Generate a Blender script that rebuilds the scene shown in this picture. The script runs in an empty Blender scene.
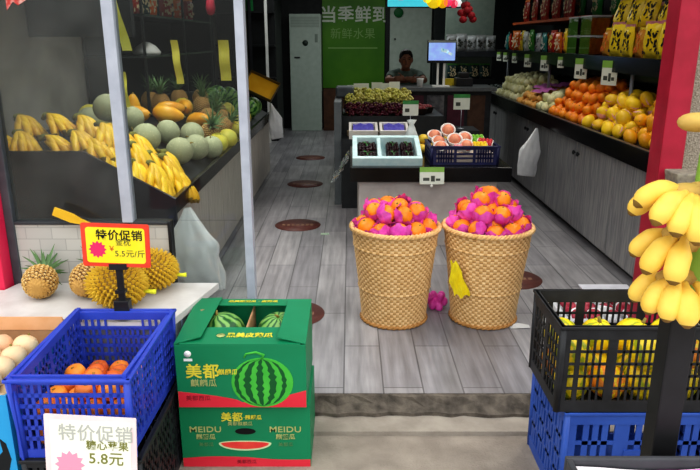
import bpy, math, random
from mathutils import Vector, Matrix, Euler
R = random.Random(7)
PI = math.pi
sc = bpy.context.scene
COL = sc.collection

# ------------------------------------------------------------------ helpers
def lin(h):
    h = h.lstrip('#')
    out = []
    for i in (0, 2, 4):
        v = int(h[i:i+2], 16) / 255
        out.append(v / 12.92 if v <= .04045 else ((v + .055) / 1.055) ** 2.4)
    return (*out, 1)

MATS = {}
def mat(name, c1, c2=None, rough=.55, scale=12, bump=0, bscale=None, metal=0, spec=.4,
        rnd=0, emit=0, stretch=(1, 1, 1), kind='noise', alpha=1, trans=0, coat=0, lo=.35, hi=.65, sss=0):
    if name in MATS: return MATS[name]
    m = bpy.data.materials.new(name); m.use_nodes = True
    nt = m.node_tree; N = nt.nodes; L = nt.links
    b = N['Principled BSDF']
    b.inputs['Roughness'].default_value = rough
    b.inputs['Metallic'].default_value = metal
    b.inputs['Specular IOR Level'].default_value = spec
    b.inputs['Alpha'].default_value = alpha
    b.inputs['Transmission Weight'].default_value = trans
    b.inputs['Coat Weight'].default_value = coat
    if sss:
        b.inputs['Subsurface Weight'].default_value = sss
        b.inputs['Subsurface Radius'].default_value = (.02, .01, .006)
        b.inputs['Subsurface Scale'].default_value = .3
    a = lin(c1); z = lin(c2 or c1)
    tc = N.new('ShaderNodeTexCoord'); mp = N.new('ShaderNodeMapping')
    mp.inputs['Scale'].default_value = stretch
    L.new(tc.outputs['Object'], mp.inputs['Vector'])
    src = mp.outputs['Vector']
    if kind == 'noise':
        t = N.new('ShaderNodeTexNoise'); t.inputs['Scale'].default_value = scale; t.inputs['Detail'].default_value = 4
        fac = t.outputs['Fac']
    elif kind == 'voronoi':
        t = N.new('ShaderNodeTexVoronoi'); t.inputs['Scale'].default_value = scale
        fac = t.outputs['Distance']
    elif kind == 'wave':
        t = N.new('ShaderNodeTexWave'); t.inputs['Scale'].default_value = scale; t.inputs['Distortion'].default_value = 2
        fac = t.outputs['Fac']
    L.new(src, t.inputs['Vector'])
    rp = N.new('ShaderNodeValToRGB')
    rp.color_ramp.elements[0].position = lo; rp.color_ramp.elements[0].color = a
    rp.color_ramp.elements[1].position = hi; rp.color_ramp.elements[1].color = z
    L.new(fac, rp.inputs['Fac'])
    colout = rp.outputs['Color']
    if rnd:
        oi = N.new('ShaderNodeObjectInfo'); hs = N.new('ShaderNodeHueSaturation')
        mr = N.new('ShaderNodeMapRange')
        mr.inputs['To Min'].default_value = 1 - rnd; mr.inputs['To Max'].default_value = 1 + rnd
        L.new(oi.outputs['Random'], mr.inputs['Value']); L.new(mr.outputs[0], hs.inputs['Value'])
        m2 = N.new('ShaderNodeMapRange'); m2.inputs['To Min'].default_value = .5 - rnd * .06; m2.inputs['To Max'].default_value = .5 + rnd * .06
        L.new(oi.outputs['Random'], m2.inputs['Value']); L.new(m2.outputs[0], hs.inputs['Hue'])
        L.new(colout, hs.inputs['Color']); colout = hs.outputs['Color']
    L.new(colout, b.inputs['Base Color'])
    if emit:
        L.new(colout, b.inputs['Emission Color']); b.inputs['Emission Strength'].default_value = emit
    if bump:
        n2 = N.new('ShaderNodeTexNoise'); n2.inputs['Scale'].default_value = bscale or scale * 2; n2.inputs['Detail'].default_value = 5
        L.new(src, n2.inputs['Vector'])
        bp = N.new('ShaderNodeBump'); bp.inputs['Strength'].default_value = bump; bp.inputs['Distance'].default_value = .01
        L.new(n2.outputs['Fac'], bp.inputs['Height']); L.new(bp.outputs['Normal'], b.inputs['Normal'])
    MATS[name] = m
    return m

def glass_mat(name, tint, refl=.06, opac=0.0, haze='#c8ccd0', hscale=3):
    if name in MATS: return MATS[name]
    m = bpy.data.materials.new(name); m.use_nodes = True
    nt = m.node_tree; N = nt.nodes; L = nt.links
    N.remove(N['Principled BSDF'])
    out = N['Material Output']
    tr = N.new('ShaderNodeBsdfTransparent'); tr.inputs['Color'].default_value = lin(tint)
    gl = N.new('ShaderNodeBsdfGlossy'); gl.inputs['Roughness'].default_value = .03
    mx = N.new('ShaderNodeMixShader')
    fr = N.new('ShaderNodeFresnel'); fr.inputs['IOR'].default_value = 1.45
    mu = N.new('ShaderNodeMath'); mu.operation = 'MULTIPLY'; mu.inputs[1].default_value = refl / .035
    L.new(fr.outputs[0], mu.inputs[0]); L.new(mu.outputs[0], mx.inputs[0])
    L.new(tr.outputs[0], mx.inputs[1]); L.new(gl.outputs[0], mx.inputs[2])
    res = mx.outputs[0]
    if opac:
        df = N.new('ShaderNodeBsdfDiffuse'); df.inputs['Color'].default_value = lin(haze)
        m2 = N.new('ShaderNodeMixShader')
        tc = N.new('ShaderNodeTexCoord'); nz = N.new('ShaderNodeTexNoise'); nz.inputs['Scale'].default_value = hscale
        nz.inputs['Detail'].default_value = 6
        L.new(tc.outputs['Object'], nz.inputs['Vector'])
        mr = N.new('ShaderNodeMapRange'); mr.inputs['From Min'].default_value = .35; mr.inputs['From Max'].default_value = .7
        mr.inputs['To Min'].default_value = opac * .4; mr.inputs['To Max'].default_value = opac * 1.5
        L.new(nz.outputs['Fac'], mr.inputs['Value']); L.new(mr.outputs[0], m2.inputs[0])
        L.new(res, m2.inputs[1]); L.new(df.outputs[0], m2.inputs[2]); res = m2.outputs[0]
    L.new(res, out.inputs['Surface'])
    MATS[name] = m
    return m

class MB:
    """collects shapes; build() links them as one mesh object"""
    def __init__(s): s.v = []; s.f = []; s.m = []; s.s = []
    def add(s, vs, fs, mi=0, smooth=True, mtx=None):
        o = len(s.v)
        for p in vs:
            p = Vector(p)
            s.v.append(mtx @ p if mtx else p)
        for f in fs:
            s.f.append([i + o for i in f]); s.m.append(mi); s.s.append(smooth)
        return s
    def box(s, c, d, mi=0, mtx=None, rot=None):
        x, y, z = d[0] / 2, d[1] / 2, d[2] / 2
        vs = [Vector((a * x, b * y, e * z)) for a in (-1, 1) for b in (-1, 1) for e in (-1, 1)]
        if rot: E = Euler(rot).to_matrix(); vs = [E @ p for p in vs]
        vs = [p + Vector(c) for p in vs]
        fs = [(0, 1, 3, 2), (4, 6, 7, 5), (0, 4, 5, 1), (2, 3, 7, 6), (0, 2, 6, 4), (1, 5, 7, 3)]
        return s.add(vs, fs, mi, False, mtx)
    def bx(s, x0, x1, y0, y1, z0, z1, mi=0):
        return s.box(((x0+x1)/2, (y0+y1)/2, (z0+z1)/2), (x1-x0, y1-y0, z1-z0), mi)
    def hexa(s, b, t, mi=0):
        """b, t: four bottom and four top corners, same order (ccw from above)"""
        return s.add(list(b) + list(t), [(3, 2, 1, 0), (4, 5, 6, 7), (0, 1, 5, 4), (1, 2, 6, 5), (2, 3, 7, 6), (3, 0, 4, 7)], mi, False)
    def tube(s, pts, rad, n=8, mi=0, caps=True, flat=1, mtx=None):
        pts = [Vector(p) for p in pts]
        if not hasattr(rad, '__len__'): rad = [rad] * len(pts)
        vs = []; fs = []
        up = None
        for i, p in enumerate(pts):
            t = (pts[min(i+1, len(pts)-1)] - pts[max(i-1, 0)]).normalized()
            if up is None:
                up = Vector((0, 0, 1)) if abs(t.z) < .9 else Vector((0, 1, 0))
            a = t.cross(up).normalized(); b = a.cross(t).normalized(); up = b
            for k in range(n):
                w = 2 * PI * k / n
                vs.append(p + a * math.cos(w) * rad[i] + b * math.sin(w) * rad[i] * flat)
        for i in range(len(pts) - 1):
            for k in range(n):
                k2 = (k + 1) % n
                fs.append((i*n+k, i*n+k2, (i+1)*n+k2, (i+1)*n+k))
        if caps:
            fs.append(tuple(reversed(range(n)))); fs.append(tuple(range((len(pts)-1)*n, len(pts)*n)))
        return s.add(vs, fs, mi, True, mtx)
    def lathe(s, prof, n=24, mi=0, mtx=None, fn=None):
        """prof: (radius, z) from bottom to top; fn(angle, z) scales the radius"""
        vs = []; fs = []
        for r, z in prof:
            for k in range(n):
                w = 2 * PI * k / n
                q = r * (fn(w, z) if fn else 1)
                vs.append((q * math.cos(w), q * math.sin(w), z))
        for i in range(len(prof) - 1):
            for k in range(n):
                k2 = (k + 1) % n
                fs.append((i*n+k, i*n+k2, (i+1)*n+k2, (i+1)*n+k))
        if prof[0][0] > 1e-6: fs.append(tuple(reversed(range(n))))
        if prof[-1][0] > 1e-6: fs.append(tuple(range((len(prof)-1)*n, len(prof)*n)))
        return s.add(vs, fs, mi, True, mtx)
    def ball(s, c, r, n=14, mi=0, mtx=None, fn=None):
        if not hasattr(r, '__len__'): r = (r, r, r)
        rings = max(6, n * 2 // 3)
        vs = []; fs = []
        for i in range(rings + 1):
            t = -PI/2 + PI * i / rings
            for k in range(n):
                w = 2 * PI * k / n
                q = fn(w, t) if fn else 1
                vs.append((c[0] + r[0]*q*math.cos(t)*math.cos(w), c[1] + r[1]*q*math.cos(t)*math.sin(w), c[2] + r[2]*q*math.sin(t)))
        for i in range(rings):
            for k in range(n):
                k2 = (k + 1) % n
                fs.append((i*n+k, i*n+k2, (i+1)*n+k2, (i+1)*n+k))
        return s.add(vs, fs, mi, True, mtx)
    def prism(s, poly, d, mi=0, mtx=None):
        """poly in XY, extruded along +Z by d"""
        n = len(poly)
        vs = [(p[0], p[1], 0) for p in poly] + [(p[0], p[1], d) for p in poly]
        fs = [tuple(reversed(range(n))), tuple(range(n, 2*n))] + [(i, (i+1) % n, (i+1) % n + n, i + n) for i in range(n)]
        return s.add(vs, fs, mi, False, mtx)
    def build(s, name, mats, parent=None, loc=(0, 0, 0), rot=(0, 0, 0), bevel=0):
        me = bpy.data.meshes.new(name)
        me.from_pydata([tuple(p) for p in s.v], [], s.f)
        if not isinstance(mats, (list, tuple)): mats = [mats]
        for m in mats: me.materials.append(m)
        me.polygons.foreach_set('material_index', s.m)
        me.polygons.foreach_set('use_smooth', s.s)
        me.update()
        o = bpy.data.objects.new(name, me); COL.objects.link(o)
        o.location = loc; o.rotation_euler = rot
        if parent: o.parent = parent
        if bevel:
            bv = o.modifiers.new('bevel', 'BEVEL'); bv.width = bevel; bv.segments = 2; bv.limit_method = 'ANGLE'
        return o

def tag(o, label=None, cat=None, group=None, kind=None):
    if label: o['label'] = label
    if cat: o['category'] = cat
    if group: o['group'] = group
    if kind: o['kind'] = kind
    return o
def empty(name, loc=(0, 0, 0), rot=(0, 0, 0), label=None, cat=None, group=None):
    o = bpy.data.objects.new(name, None); COL.objects.link(o)
    o.location = loc; o.rotation_euler = rot; o.empty_display_size = .05
    return tag(o, label, cat, group)
def dup(root, loc, rot=None, scale=None, label=None, group=None):
    c = root.copy(); COL.objects.link(c); c.location = loc
    if rot is not None: c.rotation_euler = rot
    if scale is not None: c.scale = (scale,) * 3 if not hasattr(scale, '__len__') else scale
    if label: c['label'] = label
    if group: c['group'] = group
    for ch in root.children:
        d = ch.copy(); COL.objects.link(d); d.parent = c
        for g in ch.children:
            e = g.copy(); COL.objects.link(e); e.parent = d
    return c
class Proto:
    """the first placing moves the thing itself, the later ones copy it"""
    def __init__(s, o): s.o = o; s.used = False
    def put(s, loc, rot=None, scale=None, label=None, group=None):
        if not s.used:
            s.used = True; o = s.o; o.location = loc
            if rot is not None: o.rotation_euler = rot
            if scale is not None: o.scale = (scale,) * 3 if not hasattr(scale, '__len__') else scale
            if label: o['label'] = label
            if group: o['group'] = group
            return o
        return dup(s.o, loc, rot, scale, label, group)
def struct(name, mb, m, **k): return tag(mb.build(name, m, **k), kind='structure')

def text(s, size, m, parent, loc, rot=(PI/2, 0, 0), name='lettering', bold=0, sx=1, depth=.0006):
    cu = bpy.data.curves.new('t', 'FONT'); cu.body = s; cu.size = size; cu.align_x = 'CENTER'; cu.space_character = 1.06; cu.align_y = 'CENTER'
    cu.offset = bold; cu.extrude = depth; cu.resolution_u = 3
    t = bpy.data.objects.new('t', cu); COL.objects.link(t)
    dg = bpy.context.evaluated_depsgraph_get()
    me = bpy.data.meshes.new_from_object(t.evaluated_get(dg))
    bpy.data.objects.remove(t); bpy.data.curves.remove(cu)
    me.name = name; me.materials.clear(); me.materials.append(m)
    o = bpy.data.objects.new(name, me); COL.objects.link(o)
    o.parent = parent; o.location = loc; o.rotation_euler = rot; o.scale = (sx, 1, 1)
    return o

# ------------------------------------------------------------------ camera, world
F = 660.0
PITCH = math.atan(195 / F)
cd = bpy.data.cameras.new('camera'); cam = bpy.data.objects.new('camera', cd); COL.objects.link(cam)
cam.location = (0, 0, 1.6); cam.rotation_euler = (PI/2 - PITCH, 0, 0)
cd.sensor_width = 36; cd.lens = 36 * F / 700; cd.clip_start = .05
sc.camera = cam
sc.view_settings.view_transform = 'Standard'
try: sc.view_settings.look = 'Medium High Contrast'
except Exception: pass
w = bpy.data.worlds.new('overcast_sky'); sc.world = w; w.use_nodes = True
nt = w.node_tree
bg = nt.nodes['Background']
tc = nt.nodes.new('ShaderNodeTexCoord'); sp = nt.nodes.new('ShaderNodeSeparateXYZ'); rp = nt.nodes.new('ShaderNodeValToRGB')
nt.links.new(tc.outputs['Generated'], sp.inputs[0]); nt.links.new(sp.outputs['Z'], rp.inputs[0])
rp.color_ramp.elements[0].position = 0; rp.color_ramp.elements[0].color = (.30, .30, .29, 1)
rp.color_ramp.elements[1].position = .35; rp.color_ramp.elements[1].color = (.98, 1, 1.0, 1)
nt.links.new(rp.outputs[0], bg.inputs[0]); bg.inputs[1].default_value = 2.1
def area(name, loc, rot, size, size_y, power, col=(1, 1, 1), spread=180):
    l = bpy.data.lights.new(name, 'AREA'); l.shape = 'RECTANGLE'; l.size = size; l.size_y = size_y; l.energy = power; l.color = col; l.spread = math.radians(spread)
    o = bpy.data.objects.new(name, l); COL.objects.link(o); o.location = loc; o.rotation_euler = rot
    return o
area('ceiling_fill', (.4, 5.2, 2.8), (0, 0, 0), 1.6, 1.6, 10, (1, .97, .92))  # added fill light over the middle of the shop, no fixture
area('ceiling_fill', (.1, 10.0, 2.8), (0, 0, 0), 2.6, 1.4, 36, (.95, 1, .97))  # added fill to brighten the back wall and air conditioner
area('counter_fill', (1.75, 5.4, 2.75), (0, .38, 0), .3, 4.5, 24, (1, .97, .9), 110)  # unseen fill added to brighten the right counter fruit
area('counter_fill', (-1.2, 4.3, 2.7), (0, -.15, 0), .3, 2.6, 26, (1, .97, .9), 110)  # unseen fill added to brighten the fruit behind the window

# ------------------------------------------------------------------ common materials
black_plastic = mat('black_plastic', '#17181b', '#212227', rough=.45)
black_gloss = mat('black_gloss_board', '#0d0d0f', '#141416', rough=.22)
steel = mat('brushed_steel', '#8f949c', '#a4a9b2', rough=.35, metal=.3, stretch=(1, 1, .05), scale=60)
alu = mat('window_aluminium', '#a9aebb', '#b8bdc9', rough=.4, metal=.15)
white_pl = mat('white_plastic', '#e4e5e2', '#f1f1ee', rough=.5)
grey_wood = mat('grey_wood_laminate', '#7d7e82', '#a09f9f', rough=.5, scale=9, stretch=(6, 6, .5), bump=.08)
# ------------------------------------------------------------------ the setting
def plank_floor():
    m = bpy.data.materials.new('grey_plank_tile'); m.use_nodes = True
    nt = m.node_tree; N = nt.nodes; L = nt.links; b = N['Principled BSDF']
    tc = N.new('ShaderNodeTexCoord'); mp = N.new('ShaderNodeMapping'); mp.inputs['Rotation'].default_value = (0, 0, PI/2)
    mp.inputs['Location'].default_value = (.13, .03, 0)
    L.new(tc.outputs['Object'], mp.inputs['Vector'])
    br = N.new('ShaderNodeTexBrick'); br.inputs['Scale'].default_value = 1
    br.inputs['Brick Width'].default_value = .9; br.inputs['Row Height'].default_value = .19
    br.inputs['Mortar Size'].default_value = .004; br.inputs['Mortar Smooth'].default_value = .2
    br.inputs['Color1'].default_value = lin('#817f84'); br.inputs['Color2'].default_value = lin('#989699')
    br.inputs['Mortar'].default_value = lin('#5e5d60')
    L.new(mp.outputs[0], br.inputs['Vector'])
    m2 = N.new('ShaderNodeMapping'); m2.inputs['Scale'].default_value = (30, 2.2, 1); L.new(tc.outputs['Object'], m2.inputs['Vector'])
    nz = N.new('ShaderNodeTexNoise'); nz.inputs['Scale'].default_value = 1; nz.inputs['Detail'].default_value = 6
    L.new(m2.outputs[0], nz.inputs['Vector'])
    n3 = N.new('ShaderNodeTexNoise'); n3.inputs['Scale'].default_value = 2.2; n3.inputs['Detail'].default_value = 5; L.new(tc.outputs['Object'], n3.inputs['Vector'])
    mr = N.new('ShaderNodeMapRange'); mr.inputs['From Min'].default_value = .3; mr.inputs['From Max'].default_value = .7
    mr.inputs['To Min'].default_value = .72; mr.inputs['To Max'].default_value = 1.22; L.new(nz.outputs[0], mr.inputs[0])
    mr3 = N.new('ShaderNodeMapRange'); mr3.inputs['From Min'].default_value = .3; mr3.inputs['From Max'].default_value = .7
    mr3.inputs['To Min'].default_value = .8; mr3.inputs['To Max'].default_value = 1.15; L.new(n3.outputs[0], mr3.inputs[0])
    mu = N.new('ShaderNodeMath'); mu.operation = 'MULTIPLY'; L.new(mr.outputs[0], mu.inputs[0]); L.new(mr3.outputs[0], mu.inputs[1])
    vm = N.new('ShaderNodeVectorMath'); vm.operation = 'SCALE'; L.new(br.outputs['Color'], vm.inputs[0]); L.new(mu.outputs[0], vm.inputs['Scale'])
    L.new(vm.outputs[0], b.inputs['Base Color'])
    b.inputs['Roughness'].default_value = .38
    bp = N.new('ShaderNodeBump'); bp.inputs['Strength'].default_value = .25; bp.inputs['Distance'].default_value = .01
    L.new(nz.outputs[0], bp.inputs['Height']); L.new(bp.outputs[0], b.inputs['Normal'])
    return m
concrete = mat('street_concrete', '#8c8278', '#a3988c', rough=.9, scale=7, bump=.5, bscale=90)
rough_conc = mat('broken_concrete_edge', '#453f39', '#736a60', rough=.95, scale=14, bump=.9, bscale=40)
reflection_grey = mat('reflection_grey_wall', '#86847d', '#9b988f', rough=.9, scale=4, bump=.25)  # wall grey stands in for the street reflected in the window glass
dark_wall = mat('dark_wall', '#15171a', '#1f2224', rough=.6)
pebble = mat('pebble_dash', '#7a7062', '#a89f90', rough=.95, scale=130, bump=.8, bscale=130, kind='noise')
red_paint = mat('red_painted_metal', '#98162f', '#a81c38', rough=.4)

b = MB(); b.bx(-2.3, 3.0, 2.78, 12.9, -.5, 0); struct('floor', b, plank_floor())
b = MB(); b.bx(-7, 7, -6, 2.62, -.6, -.1); struct('pavement', b, concrete)
# broken concrete lip under the floor edge, built as an uneven strip, and the kerb before it
b = MB(); n = 90; vs = []; fs = []
for i in range(n + 1):
    x = -2.3 + 5.3 * i / n
    j = lambda a: R.uniform(-a, a)
    vs += [(x, 2.79, -.5), (x, 2.79 , -.001), (x, 2.762 + j(.014), -.004), (x, 2.742 + j(.014), -.035 + j(.012)), (x, 2.70 + j(.012), -.062 + j(.006)), (x, 2.70, -.5)]
for i in range(n):
    for k in range(5): fs.append((i*6+k, i*6+k+1, i*6+k+7, i*6+k+6))
b.add(vs, fs, 0, False); struct('trim_1', b, rough_conc)
b = MB(); b.bx(-2.3, 3, 2.58, 2.72, -.5, -.078); struct('trim_2', b, mat('kerb_concrete', '#92897f', '#a69d92', rough=.9, scale=9, bump=.4, bscale=60))
b = MB(); b.bx(-2.3, -2.15, 2.95, 12.9, 0, 3); struct('wall_left', b, reflection_grey)
b = MB(); b.bx(2.85, 3.0, 2.95, 12.9, 0, 3); struct('wall_right', b, dark_wall)
b = MB(); b.bx(-2.3, 3.0, 12.55, 12.7, 0, 3); struct('wall_back', b, dark_wall)
b = MB(); b.bx(-2.3, 3.0, 2.95, 12.9, 2.95, 3.05); struct('ceiling', b, mat('dim_ceiling', '#3a3c3c', '#474947', rough=.9))
b = MB(); b.bx(-6, 6, 2.99, 3.06, 2.3, 4.6); struct('wall_front_unseen', b, mat('unseen_front_board', '#6b6560', '#7a746e', rough=.8))  # out of view, lower edge brought down to darken the interior
b = MB(); b.bx(1.48, 6, 2.93, 3.05, -.1, 2.55); struct('wall_pebble_right', b, pebble)
b = MB(); b.bx(-6, -1.72, 2.93, 3.05, -.1, 2.55); struct('wall_pebble_left', b, pebble)
b = MB(); b.bx(1.375, 1.478, 2.9, 3.02, 0, 2.55); struct('trim_3', b, red_paint, bevel=.004)
b = MB(); b.bx(-1.74, -1.585, 2.84, 2.94, -.1, 2.55); struct('trim_4', b, mat('pink_red_painted_metal', '#d8244f', '#e03058', rough=.4), bevel=.004)
# tiled sill wall under the window
tile = bpy.data.materials.new('pale_wall_tile'); tile.use_nodes = True
_n = tile.node_tree; _b = _n.nodes['Principled BSDF']; _t = _n.nodes.new('ShaderNodeTexBrick'); _c = _n.nodes.new('ShaderNodeTexCoord')
_m = _n.nodes.new('ShaderNodeMapping'); _m.inputs['Rotation'].default_value = (PI/2, 0, 0)
_t.inputs['Scale'].default_value = 1; _t.inputs['Brick Width'].default_value = .12; _t.inputs['Row Height'].default_value = .055; _t.inputs['Mortar Size'].default_value = .002
_t.inputs['Color1'].default_value = lin('#b4b2ac'); _t.inputs['Color2'].default_value = lin('#bebcb5'); _t.inputs['Mortar'].default_value = lin('#a09e99')
_n.links.new(_c.outputs['Object'], _m.inputs[0]); _n.links.new(_m.outputs[0], _t.inputs['Vector']); _n.links.new(_t.outputs['Color'], _b.inputs['Base Color']); _b.inputs['Roughness'].default_value = .5
b = MB(); b.bx(-1.56, -.84, 2.93, 3.0, 0, .79); struct('wall_sill', b, tile)

# the shop window: frame and panes
wroot = tag(empty('window_1', (-1.05, 2.95, .79)), kind='structure')
def wpart(name, x0, x1, y0, y1, z0, z1, m, bevel=.003):
    b = MB(); b.bx(x0+1.05, x1+1.05, y0-2.95, y1-2.95, z0-.79, z1-.79)
    return b.build(name, m, wroot, bevel=bevel)
wpart('window_post', -1.045, -.995, 2.92, 2.98, .79, 2.55, alu)
wpart('window_post', -.488, -.448, 2.92, 2.98, 0, 2.55, alu)
wpart('window_post', -1.585, -1.545, 2.92, 2.98, .45, 2.55, mat('dark_grey_frame', '#4a4f55', '#585d63', rough=.4, metal=.3))
wpart('bottom_rail', -1.545, -.84, 2.92, 2.98, .785, .8, mat('dark_rail', '#35383c', rough=.5))
wpart('bottom_rail', -.838, -.488, 2.93, 2.97, 0, .03, alu)
wpart('corner_strip', -.84, -.826, 2.92, 2.98, .0, .8, black_plastic)
gl_a = glass_mat('dust_and_reflection_glass', '#e6eae9', .03, .05, '#b8bab6', 5)  # dirt and street reflection both painted as grey haze
gl_b = glass_mat('clear_window_glass', '#eef2f1', .022, .004, '#b8bab6', 5)
wpart('pane', -1.545, -1.045, 2.947, 2.953, .8, 2.55, gl_a, 0)
wpart('pane', -.995, -.488, 2.947, 2.953, .8, 2.55, gl_b, 0)
wpart('pane', -.826, -.488, 2.947, 2.953, .03, .8, gl_b, 0)

b = MB(); b.prism([(0, 0), (.03, .035), (.05, .02), (.10, .05), (.105, .065), (.05, .04), (.025, .06), (0, .05)], .001, mtx=Matrix.Translation((-.40, -.005, .93)) @ Matrix.Rotation(PI/2, 4, 'X')); o = b.build('sticker', mat('red_pale_mark', '#c03a34', '#d8b0a8', rough=.5, scale=30, lo=.45, hi=.6), wroot)  # small red and pale mark set flat on the pane
# stone bracket at the foot of the red column
b = MB(); b.hexa([(1.42, 2.80, .94), (1.50, 2.80, .94), (1.50, 2.93, .94), (1.42, 2.93, .94)], [(1.40, 2.78, 1.05), (1.50, 2.78, 1.05), (1.50, 2.93, 1.05), (1.40, 2.93, 1.05)])
tag(b.build('stone_bracket', mat('stone_grey', '#7d756b', '#97907f', rough=.95, scale=40, bump=.6), bevel=.006), 'small rough grey stone bracket at the foot of the red column', 'bracket')

# low display ledge before the window, under a white sheet
lr = empty('display_ledge', (-1.2, 2.7, -.1), label='low pale stone ledge in front of the window carrying pineapples and durians', cat='ledge')
b = MB(); b.prism([(-1.8, 2.47), (-.735, 2.47), (-.62, 2.925), (-1.56, 2.925), (-1.585,2.83),(-1.8, 2.83)], .03)
o = b.build('ledge_top', mat('worn_white_sheet', '#c9c5c1', '#d8d5d2', rough=.5, scale=9, bump=.25, bscale=14), lr, loc=(1.2, -2.7, .57))
b = MB(); b.prism([(-1.78, 2.5), (-.745, 2.5), (-.69, 2.74), (-1.78, 2.74)], .57)
b.build('ledge_base', mat('ledge_base_grey', '#a9aaac', '#b8b9bb', rough=.7), lr, loc=(1.2, -2.7, 0))
b = MB()
for i in range(6):
    b.box((-.728 + .016 * i + .002, 2.51 + .06 * i, .505), (.002, .012, .055), rot=(0, 0, -.24))
b.build('edge_mark', mat('edge_mark_blue', '#7f8fa6', rough=.6), lr, loc=(1.2, -2.7, .035))

# ------------------------------------------------------------------ right counter: cabinets and worktop
for k in range(4):
    y0 = 3.1 + 1.6 * k; 
    where = ['nearest the street', 'second from the street', 'third from the street', 'farthest into the shop'][k]
    r = empty('cabinet', (2.3, y0 + .8, 0), label='grey wood two-door base cabinet under the right counter, ' + where, cat='cabinet', group='base cabinets under the right counter')
    b = MB(); b.bx(-.375, .45, -.795, .795, .06, .80); b.bx(-.33, .45, -.79, .79, 0, .06)
    b.build('carcass', mat('dark_gap', '#2a2a2c', rough=.7), r)
    for s in (-1, 1):
        b = MB(); b.bx(-.395, -.376, s*.4 - .393, s*.4 + .393, .065, .795)
        d = b.build('door', grey_wood, r, bevel=.003)
        b = MB(); b.ball((0, 0, 0), (.012, .016, .02), 8); b.tube([(0, 0, 0), (.022, 0, 0)], .007, 6)
        b.build('handle', black_plastic, d, loc=(-.412, s*.05, .69))
wt = empty('display_counter', (2.3, 6.3, .8), label='long black-edged worktop with raked fruit bed along the right side', cat='counter')
b = MB(); b.bx(1.85, 1.885, 3.06, 9.7, .805, .93); b.build('fascia', black_gloss, wt, loc=(-2.3, -6.3, -.8), bevel=.003)
b = MB(); b.hexa([(1.886, 3.06, .805), (2.845, 3.06, .805), (2.845, 9.7, .805), (1.886, 9.7, .805)], [(1.886, 3.06, .89), (2.845, 3.06, 1.10), (2.845, 9.7, 1.10), (1.886, 9.7, .89)])
b.build('fruit_bed', black_plastic, wt, loc=(-2.3, -6.3, -.8))
b = MB(); b.bx(1.853, 1.883, 3.08, 9.68, .9305, .9345); b.build('edge_strip', mat('edge_strip_grey', '#55565a', rough=.3, metal=.4), wt, loc=(-2.3, -6.3, -.8))
# upper shelf above it
us = empty('wall_shelf', (2.45, 6.3, 1.36), label='long black shelf above the right counter loaded with snack packets', cat='shelf')
b = MB(); b.bx(2.08, 2.105, 3.1, 9.7, 1.355, 1.475); b.build('shelf_edge', black_gloss, us, loc=(-2.45, -6.3, -1.36))
b = MB(); b.bx(2.106, 2.845, 3.1, 9.7, 1.43, 1.47); b.build('shelf_board', black_plastic, us, loc=(-2.45, -6.3, -1.36))
for y in (5.18, 7.35, 9.3):
    b = MB(); b.tube([(2.16, y, .965), (2.16, y, 1.43)], .016, 8); b.build('shelf_post', steel, us, loc=(-2.45, -6.3, -1.36))
b = MB(); b.bx(2.28, 2.845, 6.65, 9.7, 1.80, 1.83); tag(b.build('upper_shelf_board', mat('orange_brown_board', '#b04a1a', '#c0561f', rough=.5)), 'thin orange-brown shelf high on the right wall above the snack packets', 'shelf')
b = MB(); b.bx(2.82, 2.847, 3.1, 9.7, 1.12, 1.42); tag(b.build('mirror_panel', mat('dark_mirror', '#30353a', rough=.12, metal=.7)), 'dark mirror strip on the wall behind the right fruit counter', 'mirror')

# ------------------------------------------------------------------ left counter
for k in range(3):
    y0 = 3.5 + 1.57 * k
    r = empty('cabinet', (-1.5, y0 + .785, 0), label='grey wood panel base unit of the left fruit counter, ' + ['nearest the window', 'in the middle', 'farthest into the shop'][k], cat='cabinet', group='base units of the left counter')
    b = MB(); b.bx(-.64, .48, -.783, .783, 0, .6); b.build('carcass', mat('grey_carcass', '#6b6865', rough=.7), r)
    for s in (-1, 0, 1):
        b = MB(); b.bx(.481, .499, s*.522-.257, s*.522+.257, .03, .683)
        b.build('front_panel', mat('taupe_wood_laminate', '#a29c96', '#bbb4ac', rough=.5, scale=9, stretch=(6, 6, .5), bump=.08), r, bevel=.002)
lt = empty('display_counter', (-1.5, 5.85, .6), label='black raked fruit display counter behind the shop window', cat='counter')
pr = [(-2.14, .605), (-1.025, .605), (-1.025, .70), (-.98, .70), (-.98, .72), (-1.45, .99), (-2.14, .99)]
b = MB(); b.prism([(x, z) for x, z in pr], 4.7, mtx=Matrix(((1, 0, 0, 0), (0, 0, -1, 8.2), (0, 1, 0, 0), (0, 0, 0, 1))))
b.build('fruit_bed', black_plastic, lt, loc=(1.5, -5.85, -.6))
b = MB(); b.bx(-.975, -.945, 3.5, 8.22, .688, .775); b.build('fascia', black_gloss, lt, loc=(1.5, -5.85, -.6), bevel=.003)
pe = [(-2.14, .605), (-.945, .58), (-.945, .775), (-1.42, 1.035), (-2.14, 1.035)]
b = MB(); b.prism(pe, .022, mtx=Matrix(((1, 0, 0, 0), (0, 0, -1, 3.5), (0, 1, 0, 0), (0, 0, 0, 1))))
b.build('end_panel', mat('black_acrylic', '#36363e', '#40404a', rough=.18, scale=2), lt, loc=(1.5, -5.85, -.6))
b = MB(); b.tube([(-.965, 6.3, .775), (-.965, 6.3, 2.94)], .022, 8, 0); o = b.build('steel_pole', mat('pole_grey', '#8b9088', rough=.4)); tag(o, 'slim grey pole rising from the edge of the left counter', 'pole')
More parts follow.
